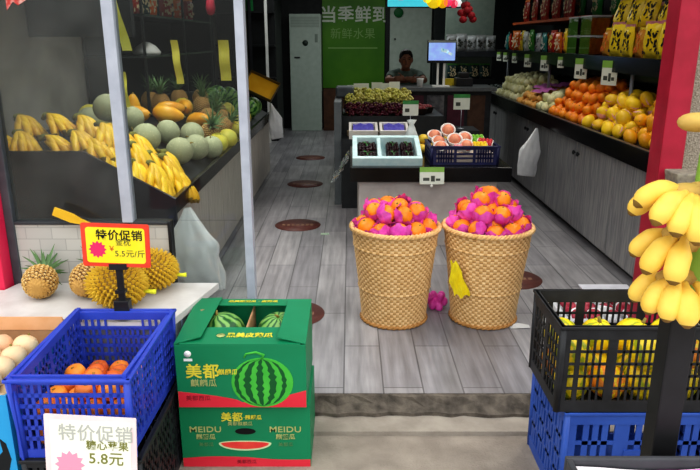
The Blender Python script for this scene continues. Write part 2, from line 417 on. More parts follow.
# dark shelving above the left counter
sh = empty('wall_shelf', (-1.85, 6.6, 1.2), label='dark wall shelving with glass shelves above the left fruit counter', cat='shelf')
b = MB(); b.bx(-2.145, -2.12, 5.5, 8.2, 1.0, 2.9); b.build('back_board', mat('black_back_board', '#101215', '#1a1d20', rough=.6), sh, loc=(1.85, -6.6, -1.2))
for z in (1.46, 1.78, 2.15):
    b = MB(); b.bx(-2.12, -1.62, 5.45, 8.2, z, z+.018); b.build('shelf_board', mat('smoked_glass_shelf', '#272c2c', '#323838', rough=.25), sh, loc=(1.85, -6.6, -1.2))
b = MB(); b.bx(-2.12, -1.62, 8.18, 8.2, 1.0, 2.9); b.build('side_board', mat('black_back_board', '#101215'), sh, loc=(1.85, -6.6, -1.2))
for y in (5.46, 6.8, 8.1):
    b = MB(); b.bx(-1.65, -1.63, y, y+.02, 1.0, 2.9); b.build('upright', mat('dark_upright', '#24282a', rough=.4), sh, loc=(1.85, -6.6, -1.2))
b = MB(); b.bx(-2.145, -1.45, 4.6, 4.66, 1.62, 2.5); tag(b.build('hanging_board', mat('black_back_board', '#101215')), 'black hanging board at the left wall above the bananas', 'board')

# ------------------------------------------------------------------ back of the shop
ac = empty('air_conditioner', (-.79, 12.15, 0), label='tall pale floor-standing air conditioner cabinet at the back', cat='air conditioner')
b = MB(); b.bx(-.28, .28, 0, .34, 0, 2.04); b.build('body', mat('pale_grey_green_enamel', '#aab8ae', '#b3c0b7', rough=.4), ac, bevel=.012)
b = MB()
for i in range(7): b.bx(-.25, .25, -.006, .004, 1.82 + i*.026, 1.83 + i*.026)
b.build('air_grille', mat('grille_shadow', '#8e9a91', rough=.5), ac)
b = MB(); b.lathe([(.05, 0), (.05, .006)], 20, mtx=Matrix.Translation((0, -.001, 1.55)) @ Matrix.Rotation(PI/2, 4, 'X')); b.build('badge', mat('dark_badge', '#2f3c36', rough=.4), ac)
b = MB(); b.bx(.17, .22, -.006, 0, 1.56, 1.70); b.build('sticker', mat('grey_sticker', '#7d8a82', rough=.5), ac)
b = MB(); b.bx(-.2, -.1, -.012, 0, 1.29, 1.315); b.build('handle', black_plastic, ac)
gs = empty('wall_sign', (.1, 12.5, 0), label='large green wall poster with white Chinese lettering on the back wall', cat='sign')
b = MB(); b.bx(-.6, .53, 0, .03, .75, 2.75); b.build('board', mat('leaf_green_print', '#5a9420', '#3f7a16', rough=.5, scale=1.6, lo=.3, hi=.7), gs)
wt_m = mat('white_print', '#cfd8c6', '#dfe6d8', rough=.5)
text('当季鲜到', .3, wt_m, gs, (-.02, -.008, 2.02), bold=.006)
text('新鲜水果', .2, mat('pale_green_print', '#8fb56c', rough=.5), gs, (-.05, -.008, 1.7))
b = MB(); b.bx(-.5, .4, -.006, 0, 1.45, 1.47); b.build('underline', mat('pale_green_print', '#8fb56c'), gs)
b = MB(); b.bx(-.48, .53, 12.2, 12.4, 0, .75); tag(b.build('low_cupboard', mat('brown_cupboard', '#4a3020', '#5a3a26', rough=.6)), 'low brown cupboard against the back wall under the green poster', 'cupboard')
d = tag(empty('door_1', (1.1, 12.5, 0)), kind='structure')
b = MB(); b.bx(-.38, .37, -.02, .03, 0, 2.7); b.build('door_leaf', mat('pale_door', '#b4c2b6', '#c0ccc2', rough=.5), d)
b = MB(); b.bx(-.46, -.385, -.04, .03, 0, 2.7); b.build('door_jamb', mat('dark_jamb', '#14181a', rough=.5), d)
b = MB(); b.bx(-.30, -.27, -.04, -.02, 1.6, 1.63); b.build('door_lock', black_plastic, d)
b = MB(); b.bx(1.5, 2.05, 12.3, 12.5, 0, 2.7); tag(b.build('tall_cabinet', mat('charcoal_cabinet', '#1f2526', '#262d2e', rough=.5)), 'tall charcoal cabinet at the back, right of the pale door', 'cabinet')
b = MB(); b.ball((0, 0, 0), (.085, .02, .085), 16); tag(b.build('round_ornament', mat('deep_green', '#0f6a34', rough=.5), loc=(.87, 12.455, 2.07)), 'round green ornament stuck high on the pale back door', 'ornament')
ds = empty('storage_rack', (-1.6, 10.4, 0), label='tall dark storage rack on the left beside the air conditioner', cat='rack')
b = MB(); b.bx(-.5, .42, .5, 1.5, 0, 2.7); b.build('back_case', mat('near_black', '#0e1012', '#15171a', rough=.6), ds)
for x, z, m in ((.30, 2.7, white_pl), (.05, 2.6, black_plastic), (-.2, 2.6, black_plastic)):
    b = MB(); b.bx(x-.02, x+.02, .3, .34, 0, z); b.build('upright', m, ds)
for z in (.5, 1.0, 1.5, 2.0):
    b = MB(); b.bx(-.5, .42, .34, .5, z, z+.03); b.build('shelf_board', mat('near_black', '#0e1012'), ds)
b = MB(); b.bx(-.1, .12, -.05, .0, 0, .16); 
o = b.build('green_packet', mat('deep_green', '#0f6a34'), loc=(-1.62, 10.8, 2.03)); tag(o, 'small green packet high on the dark storage rack', 'packet')

# hanging menu light box
lb = empty('hanging_screen', (.88, 8, 1.955), label='bright cyan light box hanging from the ceiling with colourful fruit', cat='screen')
b = MB(); b.bx(-.46, .40, 0, .05, 0, .45); b.build('housing', black_plastic, lb)
b = MB(); b.bx(-.45, .39, -.006, 0, .012, .44); b.build('panel', mat('cyan_display', '#3fc4d8', '#5ad0dc', rough=.3, emit=.75, scale=3), lb)
for (x, z, r, c) in ((.08, .07, .09, '#f2d022'), (.18, .03, .06, '#e8b010'), (.24, .06, .05, '#e84a7a'), (.31, .04, .045, '#e03a5a'), (0, .1, .05, '#f0e060'), (.36, .05, .04, '#eeeeee'), (-.3, .2, .12, '#e03a3a')):
    b = MB(); b.lathe([(r, 0), (r, .002)], 18, mtx=Matrix.Translation((x, -.008, max(z, r*.9))) @ Matrix.Rotation(PI/2, 4, 'X'))
    b.build('fruit_picture', mat('print_' + c[1:], c, rough=.4, emit=.6), lb)
for x in (-.4, .34):
    b = MB(); b.tube([(x, .025, .45), (x, .025, .99)], .006, 6); b.build('hanger_rod', black_plastic, lb)
# ------------------------------------------------------------------ slotted crates
def panel(w, h, groups, rows, t=.006, rim=.03, foot=.03, bar=.010, vbar=.009, hole=None, mi=0, skip=()):
    """lattice wall in local X (centred) and Z (0..h); groups: (x0, x1, columns) as shares of the width; hole: (x0, x1, row) left open for the hand"""
    b = MB(); X = lambda f: (f - .5) * w
    b.box((0, 0, h - rim/2), (w, t * 2.2, rim)); b.box((0, 0, foot/2), (w, t * 1.4, foot))
    edges = [0] + [e for g in groups for e in g[:2]] + [1]
    for i in range(0, len(edges), 2):
        if edges[i+1] > edges[i]: b.bx(X(edges[i]), X(edges[i+1]), -t*.6, t*.6, foot, h - rim)
    zs = [foot + (h - rim - foot) * i / rows for i in range(rows + 1)]
    for i in range(1, rows):
        for g in groups: b.bx(X(g[0]), X(g[1]), -t/2, t/2, zs[i] - bar/2, zs[i] + bar/2)
    for g in groups:
        for k in range(1, g[2]):
            x = X(g[0] + (g[1] - g[0]) * k / g[2])
            for i in range(rows):
                if (i, ) in skip: continue
                if hole and i == hole[2] and X(hole[0]) < x < X(hole[1]): continue
                b.bx(x - vbar/2, x + vbar/2, -t/2, t/2, zs[i], zs[i+1])
    return b
def crate(name, label, loc, w, d, h, m, gf, gs, rows, cat='crate', hole=(.35, .65), taper=0, group=None, foot=.03, rim=.03, bar=.010, vbar=.009):
    r = empty(name, loc, label=label, cat=cat, group=group)
    hl = (hole[0], hole[1], rows - 1) if hole else None
    ta = math.atan(taper / h)
    for s, rz in ((-1, 0), (1, PI)):
        panel(w - .004, h, gf, rows, hole=hl, foot=foot, rim=rim, bar=bar, vbar=vbar).build('end_panel', m, r, loc=(0, s * (d/2 - .006 - taper), 0), rot=(-s * -ta, 0, 0) if taper else (0, 0, 0))
        panel(d - .004, h, gs, rows, hole=None, foot=foot, rim=rim, bar=bar, vbar=vbar).build('side_panel', m, r, loc=(s * (w/2 - .006 - taper), 0, 0), rot=(0, 0, PI/2) if not taper else (0, s * ta, PI/2))
    b = MB(); b.box((0, 0, .006), (w - .02 - 2*taper, d - .02 - 2*taper, .012)); b.build('bottom_panel', m, r)
    b = MB()
    for s in (-1, 1):
        b.box((0, s * (d/2 - .002), h - .006), (w + .014, .016, .012)); b.box((s * (w/2 - .002), 0, h - .006), (.016, d + .014, .012))
    b.build('rim', m, r, bevel=.003)
    for sx in (-1, 1):
        for sy in (-1, 1):
            b = MB(); b.tube([(sx * (w/2 - .01 - taper), sy * (d/2 - .01 - taper), 0), (sx * (w/2 - .008), sy * (d/2 - .008), h - .002)], .013, 8)
            b.build('corner_post', m, r)
    return r
blue_pl = mat('royal_blue_plastic', '#3046b2', '#3852c4', rough=.42, scale=6)
blue_pl2 = mat('bright_blue_plastic', '#2a4c9e', '#3358ac', rough=.45, scale=6)
blk_pl = mat('black_crate_plastic', '#1d1e21', '#2a2b2f', rough=.5)
# left: blue crate standing on a black one
g7 = [(.04, .33, 5), (.36, .64, 5), (.67, .96, 5)]
crate('plastic_crate', 'blue slotted plastic crate holding orange fruit, standing on a black crate', (-.915, 2.2, .25), .40, .585, .30, blue_pl, [(.05, .30, 4), (.32, .68, 7), (.70, .95, 4)], [(.05, .24, 4), (.28, .48, 4), (.52, .72, 4), (.76, .95, 4)], 6, taper=.012, vbar=.011, bar=.014, hole=(.34, .66), rim=.032)
crate('plastic_crate', 'black plastic crate under the blue crate of orange fruit', (-.905, 2.2, -.1), .40, .58, .348, blk_pl, g7, g7, 6, hole=None, bar=.02, vbar=.016)
# right: black crate on a blue crate
crate('plastic_crate', 'black slotted plastic crate of striped squashes on top of a blue crate', (1.015, 2.275, .315), .56, .355, .335, blk_pl, [(.06, .10, 1), (.13, .30, 4), (.36, .74, 9), (.80, .95, 4)], [(.10, .45, 4), (.55, .9, 4)], 5, hole=None, foot=.045, rim=.05, bar=.009, vbar=.0075)
crate('plastic_crate', 'bright blue plastic crate standing on the pavement under a black crate', (1.05, 2.315, -.1), .54, .43, .412, blue_pl2, [(.08, .34, 4), (.44, .70, 4), (.78, .95, 3)], [(.06, .26, 3), (.30, .5, 3), (.54, .74, 3), (.78, .96, 3)], 4, hole=None, foot=.05, rim=.05, bar=.016, vbar=.022)
for o in bpy.data.objects:
    if o.get('label', '').startswith('bright blue plastic'): bl = o
b = MB()
b.bx(-.045, .12, -.004, .004, .05, .255)
b.build('blank_panel', blue_pl2, bl, loc=(0, -.212, 0))
b = MB()
for r_ in (.07, .05, .03): b.tube([(.04 + r_*math.cos(a*PI/12), -.006, .15 + r_*.9*math.sin(a*PI/12)) for a in range(25)], .004, 6)
b.build('embossed_rings', blue_pl2, bl, loc=(0, -.212, 0))

# orange fruit inside the blue crate
m_or2 = mat('orange_persimmon_skin', '#e8762a', '#f0913c', rough=.35, rnd=.18, scale=18)
b = MB(); b.lathe([(0, -.030), (.02, -.031), (.034, -.02), (.039, 0), (.034, .02), (.018, .031), (.006, .028), (0, .026)], 18)
pf = b.build('persimmon', m_or2); tag(pf, 'round orange fruit heaped in the blue crate', 'fruit', 'orange fruit in the blue crate')
MB().lathe([(.008, 0), (.004, .003), (0, .003)], 6).build('calyx', mat('calyx_brown', '#a8782a', rough=.8), pf, loc=(0, 0, .027))
P = Proto(pf)
for lay in range(4):
    nx, ny = (4, 6) if lay % 2 == 0 else (3, 5)
    for i in range(nx):
        for j in range(ny):
            x = -.915 + (i - (nx-1)/2) * .083; y = 2.2 + (j - (ny-1)/2) * .083
            if (lay == 3 and (j > 1 or i == 0)) or (lay == 2 and j > 3): continue
            P.put((x + R.uniform(-.003, .003), y + R.uniform(-.003, .003), .297 + lay * .048), (R.uniform(-.4, .4), R.uniform(-.4, .4), R.uniform(0, 6)))

# striped squashes in the black crate
def squash_mat(nm, c1, c2, c3, n=10):
    m = bpy.data.materials.new(nm); m.use_nodes = True
    nt = m.node_tree; N = nt.nodes; L = nt.links; b = N['Principled BSDF']; b.inputs['Roughness'].default_value = .35
    tc = N.new('ShaderNodeTexCoord'); sp = N.new('ShaderNodeSeparateXYZ'); L.new(tc.outputs['Object'], sp.inputs[0])
    at = N.new('ShaderNodeMath'); at.operation = 'ARCTAN2'; L.new(sp.outputs['Y'], at.inputs[0]); L.new(sp.outputs['X'], at.inputs[1])
    nz = N.new('ShaderNodeTexNoise'); nz.inputs['Scale'].default_value = 22; L.new(tc.outputs['Object'], nz.inputs['Vector'])
    ad = N.new('ShaderNodeMath'); ad.operation = 'MULTIPLY_ADD'; ad.inputs[1].default_value = .9 * 10 / n; L.new(nz.outputs['Fac'], ad.inputs[0]); L.new(at.outputs[0], ad.inputs[2])
    mu = N.new('ShaderNodeMath'); mu.operation = 'MULTIPLY'; mu.inputs[1].default_value = n; L.new(ad.outputs[0], mu.inputs[0])
    sn = N.new('ShaderNodeMath'); sn.operation = 'SINE'; L.new(mu.outputs[0], sn.inputs[0])
    mr = N.new('ShaderNodeMapRange'); mr.inputs['From Min'].default_value = -1; L.new(sn.outputs[0], mr.inputs[0])
    rp = N.new('ShaderNodeValToRGB'); rp.color_ramp.elements[0].color = lin(c1); rp.color_ramp.elements[0].position = .3
    rp.color_ramp.elements[1].color = lin(c3); rp.color_ramp.elements[1].position = .85
    e = rp.color_ramp.elements.new(.55); e.color = lin(c2)
    L.new(mr.outputs[0], rp.inputs[0]); L.new(rp.outputs[0], b.inputs['Base Color'])
    return m
sq_m = [squash_mat('yellow_striped_squash', '#ffe028', '#ffd61c', '#a8b020', 6), squash_mat('orange_striped_squash', '#ff9a38', '#ff8a30', '#ffd828', 6)]
SP = []
for i in range(2):
    b = MB(); b.ball((0, 0, 0), (.064, .064, .074), 40, fn=lambda w_, t: 1 + .07 * abs(math.cos(4 * w_)) * math.cos(t) - .03)
    s = b.build('squash', sq_m[i]); tag(s, ['yellow squash with green stripes in the black crate', 'orange and yellow striped squash in the black crate'][i], 'squash', ['yellow squashes in the black crate', 'orange squashes in the black crate'][i])
    MB().tube([(0, 0, 0), (.004, 0, .012), (.012, .004, .022)], [.010, .007, .006], 7).build('stalk', mat('dry_stalk', '#8b7a3c', rough=.8), s, loc=(0, 0, .066))
    SP.append(Proto(s))
for lay in range(2):
    for i in range(4):
        for j in range(2):
            if lay == 1 and i == 1 and j == 0: continue
            k = 1 if (i, lay, j) in ((1, 0, 0), (3, 1, 0), (0, 0, 1)) else 0
            SP[k].put((.812 + i * .135 + R.uniform(-.003, .003), 2.188 + j * .138, .392 + lay * .115), (PI/2 * (k if k else R.choice((0, .3))), R.uniform(-.3, .3), R.uniform(0, 6)))

# ------------------------------------------------------------------ wicker baskets heaped with wrapped oranges
def wicker():
    H = .57; rows = 36; S = 72; sub = 3; seg = S * sub
    vs = []; fs = []; mi = []
    rad = lambda z: .188 + (.25 - .188) * (z / H) ** 1.15
    lv = rows * sub
    for i in range(lv + 1):
        z = H * i / lv; row = i // sub; v = (i % sub) / sub
        for k in range(seg):
            st = k // sub; u = (k % sub) / sub
            over = (st + row) % 2 == 0
            a = (.0055 if over else .0012) * math.sin(PI * u) * math.sin(PI * v) + (.004 if row in (13, 29) else 0) - (.0012 if u == 0 else 0)
            r_ = rad(z) + a; w_ = 2 * PI * k / seg
            vs.append((r_ * math.cos(w_), r_ * math.sin(w_), z))
    for i in range(lv):
        for k in range(seg):
            k2 = (k + 1) % seg
            fs.append((i*seg+k, i*seg+k2, (i+1)*seg+k2, (i+1)*seg+k))
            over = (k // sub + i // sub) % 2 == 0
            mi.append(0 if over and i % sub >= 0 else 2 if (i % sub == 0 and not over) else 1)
    b = MB(); b.add(vs, fs); b.m = mi
    return b
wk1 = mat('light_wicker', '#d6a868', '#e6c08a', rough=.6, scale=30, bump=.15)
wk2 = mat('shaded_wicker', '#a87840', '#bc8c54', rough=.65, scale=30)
m_or = mat('orange_peel', '#ee7d12', '#f59a26', rough=.42, scale=16, bump=.25, bscale=160, rnd=.08)
m_wrap = mat('magenta_tissue', '#d63aa6', '#ea62c2', rough=.6, scale=24, bump=.5, bscale=50, rnd=.1)
bk = empty('wicker_basket', label='wicker basket of pink-wrapped oranges, left of the pair', cat='basket')
wicker().build('woven_wall', [mat('woven_wicker_high', '#e0b880', '#ecca98', rough=.6, scale=30), mat('woven_wicker_shaded', '#c0935a', '#cfa368', rough=.6, scale=30), mat('woven_wicker_deep_shade', '#9a6e3c', '#ae8048', rough=.7, scale=30)], bk)  # darker tans put crease shade into the recessed cells
b = MB()
for s in range(3):
    b.tube([(( .252 + .009 * math.cos(a * PI * 2 * 22 / 120 + s * 2.1)) * math.cos(a * PI / 60), (.252 + .009 * math.cos(a * PI * 2 * 22 / 120 + s * 2.1)) * math.sin(a * PI / 60), .57 + .009 * math.sin(a * PI * 2 * 22 / 120 + s * 2.1)) for a in range(121)], .0085, 6, caps=False)
b.build('braided_rim', wk1, bk)
b = MB()
for s in range(2):
    b.tube([((.192 + .006 * math.cos(a * PI * 2 * 20 / 120 + s * 3.1)) * math.cos(a * PI / 60), (.192 + .006 * math.cos(a * PI * 2 * 20 / 120 + s * 3.1)) * math.sin(a * PI / 60), .012 + .006 * math.sin(a * PI * 2 * 20 / 120 + s * 3.1)) for a in range(121)], .007, 6, caps=False)
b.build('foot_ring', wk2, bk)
b = MB(); b.lathe([(0, .495), (.225, .495), (.234, .565), (.228, .565), (.215, .3), (.18, .012), (0, .012)], 40); b.build('lining', mat('basket_lining', '#6b4a2a', rough=.8), bk)
B = Proto(bk)
or_ = MB().ball((0, 0, 0), (.046, .046, .043), 20, fn=lambda w_, t: 1 - .05 * max(0, math.sin(t)) ** 12).build('orange', m_or)
tag(or_, 'orange in a pink tissue cup heaped in the left wicker basket', 'orange', 'wrapped oranges in the left basket')
MB().lathe([(.006, 0), (.004, .003), (0, .003)], 6).build('stem_button', mat('calyx_green', '#5f7a2a', rough=.8), or_, loc=(0, 0, .040))
b = MB()
pf_ = [(0, -.047), (.022, -.046), (.040, -.036), (.050, -.016), (.055, .004), (.058, .016)]
n = 40; vs = []; fs = []
for i, (r_, z) in enumerate(pf_):
    for k in range(n):
        w_ = 2 * PI * k / n; f_ = (i / 5) ** 2
        q = r_ * (1 + .10 * f_ * math.sin(9 * w_) + .05 * f_ * math.sin(17 * w_ + 1)); vs.append((q * math.cos(w_), q * math.sin(w_), z + .010 * f_ * math.sin(5 * w_ + 2)))
for i in range(len(pf_) - 1):
    for k in range(n): fs.append((i*n+k, i*n+(k+1) % n, (i+1)*n+(k+1) % n, (i+1)*n+k))
b.add(vs, fs).build('tissue_wrap', m_wrap, or_)
OP = Proto(or_)
for s, (bx_, by_, nm) in enumerate(((.262, 3.675, 'left'), (.797, 3.675, 'right'))):
    B.put((bx_, by_, 0), (0, 0, s * 1.3), label='wicker basket of pink-wrapped oranges, ' + ('left of the pair, nearer the aisle' if s == 0 else 'right of the pair, with a yellow bag hung on it'))
    for (rr, cnt, z) in ((.186, 11, .585), (.092, 6, .605), (0, 1, .60), (.130, 8, .665), (.048, 3, .685), (.075, 4, .735), (0, 1, .755)):
        if s == 0 and z > .73: continue
        if s == 1 and z > .7: cnt = max(1, cnt - 1)
        ph = R.uniform(0, 6)
        for k in range(cnt):
            w_ = ph + 2 * PI * k / cnt
            dr = R.uniform(-.006, .006)
            tilt = R.uniform(0, .75); td = R.uniform(0, 2 * PI)
            if R.random() < .25: tilt += .6
            OP.put((bx_ + (rr + dr) * math.cos(w_), by_ + (rr + dr) * math.sin(w_), z + R.uniform(-.006, .008)), (tilt * math.cos(td), tilt * math.sin(td), R.uniform(0, 6)), R.uniform(1.04, 1.2),
                   label='orange in a pink tissue cup heaped in the %s wicker basket' % nm, group='wrapped oranges in the %s basket' % nm)
# yellow bag hung on the right basket
b = MB(); n = 14; vs = []; fs = []
for i in range(n + 1):
    t = i / n
    for k in range(9):
        u = k / 8 - .5
        wd = .018 + .030 * min(1, t * 1.6) * (1 - .25 * max(0, t - .7))
        vs.append((u * 2 * wd + .055 * t + .006 * math.sin(9 * t), .010 * math.sin(k * 1.9 + i * .8) - .012 * math.cos(u * PI), -.205 * t + .012 * math.sin(k * 1.3)))
for i in range(n):
    for k in range(8): fs.append((i*9+k, i*9+k+1, (i+1)*9+k+1, (i+1)*9+k))
b.add(vs, fs)
o = b.build('plastic_bag', mat('yellow_film', '#e6c90c', '#f2de2e', rough=.25, scale=9, bump=.3), loc=(.575, 3.475, .42)); tag(o, 'small crumpled yellow plastic bag hanging on the right wicker basket', 'bag')
# magenta tissue on the floor between the baskets
b = MB()
for k in range(14):
    a = k * 2.399; r_ = .026 * math.sqrt(k / 3)
    b.ball((r_ * math.cos(a), r_ * math.sin(a), .045 + .03 * math.sin(k * 1.7)), (.026, .024, .030), 8)
b.ball((0, 0, .035), (.05, .045, .035), 12)
tag(b.build('tissue_wad', m_wrap, loc=(.53, 3.83, 0)), 'crumpled magenta tissue lying on the floor between the wicker baskets', 'tissue')

# ------------------------------------------------------------------ watermelon boxes
grn = mat('green_printed_card', '#0d7a50', '#11855a', rough=.5, scale=3)
red_pr = mat('red_print', '#d8293c', '#e03648', rough=.5, scale=4)
yel_pr = mat('yellow_print', '#d9c93a', '#e6d84a', rough=.5)
pale_pr = mat('pale_gold_print', '#a8ad6a', '#b5ba78', rough=.5)
card = mat('brown_cardboard', '#a57f5c', '#b8906a', rough=.85, scale=9)
def wave_poly(w, hl, hm, hr, hump=0):
    pts = [(-w/2, 0), (w/2, 0)]
    for i in range(25):
        t = 1 - i / 24
        pts.append(((t - .5) * w, hm + (hr - hm) * max(0, (t - .5) * 2) ** 1.5 + (hl - hm) * max(0, (.5 - t) * 2) ** .6 + hump * math.sin(t * PI * 2)))
    return pts
FR = Matrix.Rotation(PI/2, 4, 'X')
def carton(loc, w, d, h, label, openflag):
    r = empty('fruit_carton', loc, label=label, cat='box')
    t = .006
    for nm, c, dd in (('front_panel', (0, -d/2 + t/2, h/2), (w, t, h)), ('back_panel', (0, d/2 - t/2, h/2), (w, t, h)),
                      ('side_panel', (-w/2 + t/2, 0, h/2), (t, d - 2*t, h)), ('side_panel', (w/2 - t/2, 0, h/2), (t, d - 2*t, h)), ('bottom_panel', (0, 0, t/2), (w - 2*t, d - 2*t, t))):
        MB().box(c, dd).build(nm, grn, r, bevel=.0015)
    return r
W1, D1, H1 = .512, .42, .274
u = carton((-.428, 2.545, .191), W1, D1, H1, 'green open-topped watermelon box with a big melon printed on the front, upper of two', True)
fy = -D1/2 - .0008
MB().prism(wave_poly(W1 - .004, .070, .022, .075), .0012, mtx=Matrix.Translation((0, fy + .0008, .002)) @ FR).build('red_band', red_pr, u)
# printed melon
mx = Matrix.Translation((.082, fy + .0004, .112)) @ FR
el = lambda a, b_, n=40: [(a * math.cos(2*PI*k/n), b_ * math.sin(2*PI*k/n)) for k in range(n)]
b = MB(); b.prism(el(.122, .108), .0018, mtx=mx); pm = b.build('melon_print', mat('melon_print_green', '#3fae3c', '#4fbd46', rough=.5, scale=9), u)
b = MB()
for k, q in enumerate((-.86, -.5, -.08, .36, .74)):
    L_ = []; Rr = []
    for i in range(17):
        t = -1 + 2 * i / 16
        x = q * .118 * math.sqrt(max(0, 1 - t * t)) ; wd = (.013 if abs(q) < .6 else .008) * math.sqrt(max(0, 1 - t*t)) * (1 + .4 * math.sin(9 * i + k * 2))
        L_.append((x - wd, t * .105)); Rr.append((x + wd, t * .105))
    for i in range(16): b.add([(L_[i][0], L_[i][1], .0026), (Rr[i][0], Rr[i][1], .0026), (Rr[i+1][0], Rr[i+1][1], .0026), (L_[i+1][0], L_[i+1][1], .0026)], [(0, 1, 2, 3)], 0, False, mx)
b.build('melon_stripes', mat('melon_stripe_green', '#0c5a2a', rough=.5), pm)
b = MB(); b.tube([(0, .105, .002), (.01, .12, .002), (-.02, .132, .002), (-.06, .125, .002), (-.068, .108, .002)], [.006, .006, .005, .004, .003], 6, flat=.3, mtx=mx); b.build('melon_stalk', mat('melon_print_green', '#3fae3c'), pm)
text('美都', .066, yel_pr, u, (-.152, fy - .001, .157), bold=.0011)
text('·麒麟瓜', .026, yel_pr, u, (-.055, fy - .001, .157), bold=.0003)
text('麒麟瓜', .034, pale_pr, u, (-.15, fy - .001, .108), bold=.0003)
text('美都西瓜', .024, mat('dark_red_print', '#8a1a2a'), u, (-.175, fy - .001, .042))
MB().lathe([(.014, 0), (.014, .0015)], 20, mtx=Matrix.Translation((-.205, fy, .236)) @ FR).build('round_logo', white_pl, u)
MB().bx(-.222, -.188, fy - .001, fy, .205, .216).build('logo_line', white_pl, u)
# flaps round the opening
def flap(nm, pts, z0, par, m=grn, rise=0):
    b = MB(); n = len(pts)
    b.add([(x, y, z) for x, y, z in pts] + [(x, y, z - .004) for x, y, z in pts], [tuple(range(n)), tuple(reversed(range(n, 2*n)))] + [(i, i + n, (i+1) % n + n, (i+1) % n) for i in range(n)], 0, False)
    return b.build(nm, m, par)
zt = H1
hw, hd = W1/2, D1/2
f1 = flap('top_flap', [(-hw+.02, -hd, zt+.004), (hw-.02, -hd, zt+.004), (hw-.06, -hd+.135, zt+.014), (-hw+.06, -hd+.135, zt+.014)], 0, u)
f2 = flap('top_flap', [(hw-.01, hd, zt+.022), (-hw+.01, hd, zt+.022), (-hw+.05, hd-.075, zt+.024), (hw-.05, hd-.075, zt+.024)], 0, u)
f3 = flap('top_flap', [(-hw, hd, zt+.024), (-hw, -hd, zt+.005), (-hw+.10, -hd+.03, zt+.022), (-hw+.115, hd-.01, zt+.034)], 0, u)
f4 = flap('top_flap', [(hw, -hd, zt+.006), (hw, hd, zt+.022), (hw-.10, hd-.03, zt+.034), (hw-.112, -hd+.02, zt+.024)], 0, u)
ft = text('黑美皮薄瓜', .036, yel_pr, f1, (.03, -hd+.065, zt+.0105), rot=(.075, 0, 0), bold=.001)
text('黑美麒麟瓜 · 皮薄瓜', .024, yel_pr, f2, (0, hd-.035, zt+.025), rot=(-.03, 0, 0), bold=.0006)
MB().lathe([(.018, 0), (.018, .001)], 8, mtx=Matrix.Translation((-.085, -hd+.065, zt+.0102))).build('leaf_mark', pale_pr, f1)
flap('torn_patch', [(-hw+.01, hd-.12, zt+.0195), (-hw+.01, hd-.17, zt+.0165), (-hw+.06, hd-.13, zt+.027)], 0, f3, card)
b = MB(); b.bx(-.004, .004, -.19, .2, .007, .265); b.bx(-.245, .245, -.072, -.067, .007, .272); b.build('divider', card, u)
# watermelons inside
wm = squash_mat('striped_watermelon', '#7fae5a', '#5d9a44', '#1d5527', 11)
b = MB(); b.ball((0, 0, 0), (.096, .096, .092), 28); wmo = b.build('watermelon', wm); tag(wmo, 'striped watermelon inside the open green box', 'watermelon', 'watermelons in the open green box')
MB().tube([(0, 0, 0), (.004, 0, .01), (.014, 0, .016)], [.007, .005, .004], 6).build('stalk', mat('dry_stalk', '#8b7a3c'), wmo, loc=(0, 0, .09))
WP = Proto(wmo)
for x, y in ((-.545, 2.61), (-.305, 2.61)): WP.put((x, y, .191 + .195), (-.25, .1 if x > -.4 else -.1, x * 9), label='striped watermelon inside the open green box, ' + ('left' if x < -.4 else 'right') + ' of the divider', group='watermelons in the open green box')
b = MB(); b.bx(-.24, .24, -.2, .2, 0, .09); b.build('packing_tray', card, u, loc=(0, 0, .007))

W2, D2, H2 = .53, .335, .288
lo = carton((-.427, 2.525, -.1), W2, D2, H2, 'green watermelon box with a hand hole and slice print, standing on the pavement', False)
fy2 = -D2/2 - .0008
MB().bx(-W2/2, W2/2, -D2/2, D2/2, H2, H2 + .0025).build('top_flap', grn, lo)
MB().prism(wave_poly(W2 - .004, .040, .045, .034, .007), .0012, mtx=Matrix.Translation((0, fy2 + .0008, .001)) @ FR).build('red_band', red_pr, lo)
b = MB(); b.prism(el(.042, .014), .0018, mtx=Matrix.Translation((.0, fy2 + .0006, .168)) @ FR); b.build('hand_hole', mat('hole_black', '#0a0a0a', rough=.9), lo)
b = MB(); b.prism([(.108 * math.cos(PI + PI*k/20), .0 + .034 * math.sin(PI + PI*k/20)) for k in range(21)] + [(.108 * math.cos(PI*k/20), .012 * math.sin(PI*k/20)) for k in range(1, 20)], .0014, mtx=Matrix.Translation((-.004, fy2 + .0006, .112)) @ FR)
sl = b.build('slice_rind', mat('slice_rind', '#cfe0b0', rough=.5), lo)
b = MB(); b.prism([(.098 * math.cos(PI + PI*k/20), .0 + .026 * math.sin(PI + PI*k/20)) for k in range(21)] + [(.098 * math.cos(PI*k/20), .008 * math.sin(PI*k/20)) for k in range(1, 20)], .002, mtx=Matrix.Translation((-.004, fy2 + .0004, .112)) @ FR)
b.build('slice_flesh', mat('slice_flesh', '#e23a3a', '#ea5040', rough=.5, scale=20), sl)
text('美都', .044, yel_pr, lo, (-.052, fy2 - .001, .232), bold=.0007)
text('·麒麟瓜', .022, yel_pr, lo, (.032, fy2 - .001, .232), bold=.0004)
text('美都麒麟瓜', .020, pale_pr, lo, (-.02, fy2 - .001, .203))
for s in (-1, 1):
    text('MEIDU', .037, pale_pr, lo, (s * .163, fy2 - .001, .176), bold=.0006, sx=1.15)
    text('麒麟瓜', .026, pale_pr, lo, (s * .163, fy2 - .001, .142), bold=.0006)
    text('美都瓜', .02, mat('dull_green_print', '#5f8f5c'), lo, (s * .163, fy2 - .001, .106))
text('美都西瓜', .02, mat('dark_red_print', '#8a1a2a'), lo, (0, fy2 - .001, .024))

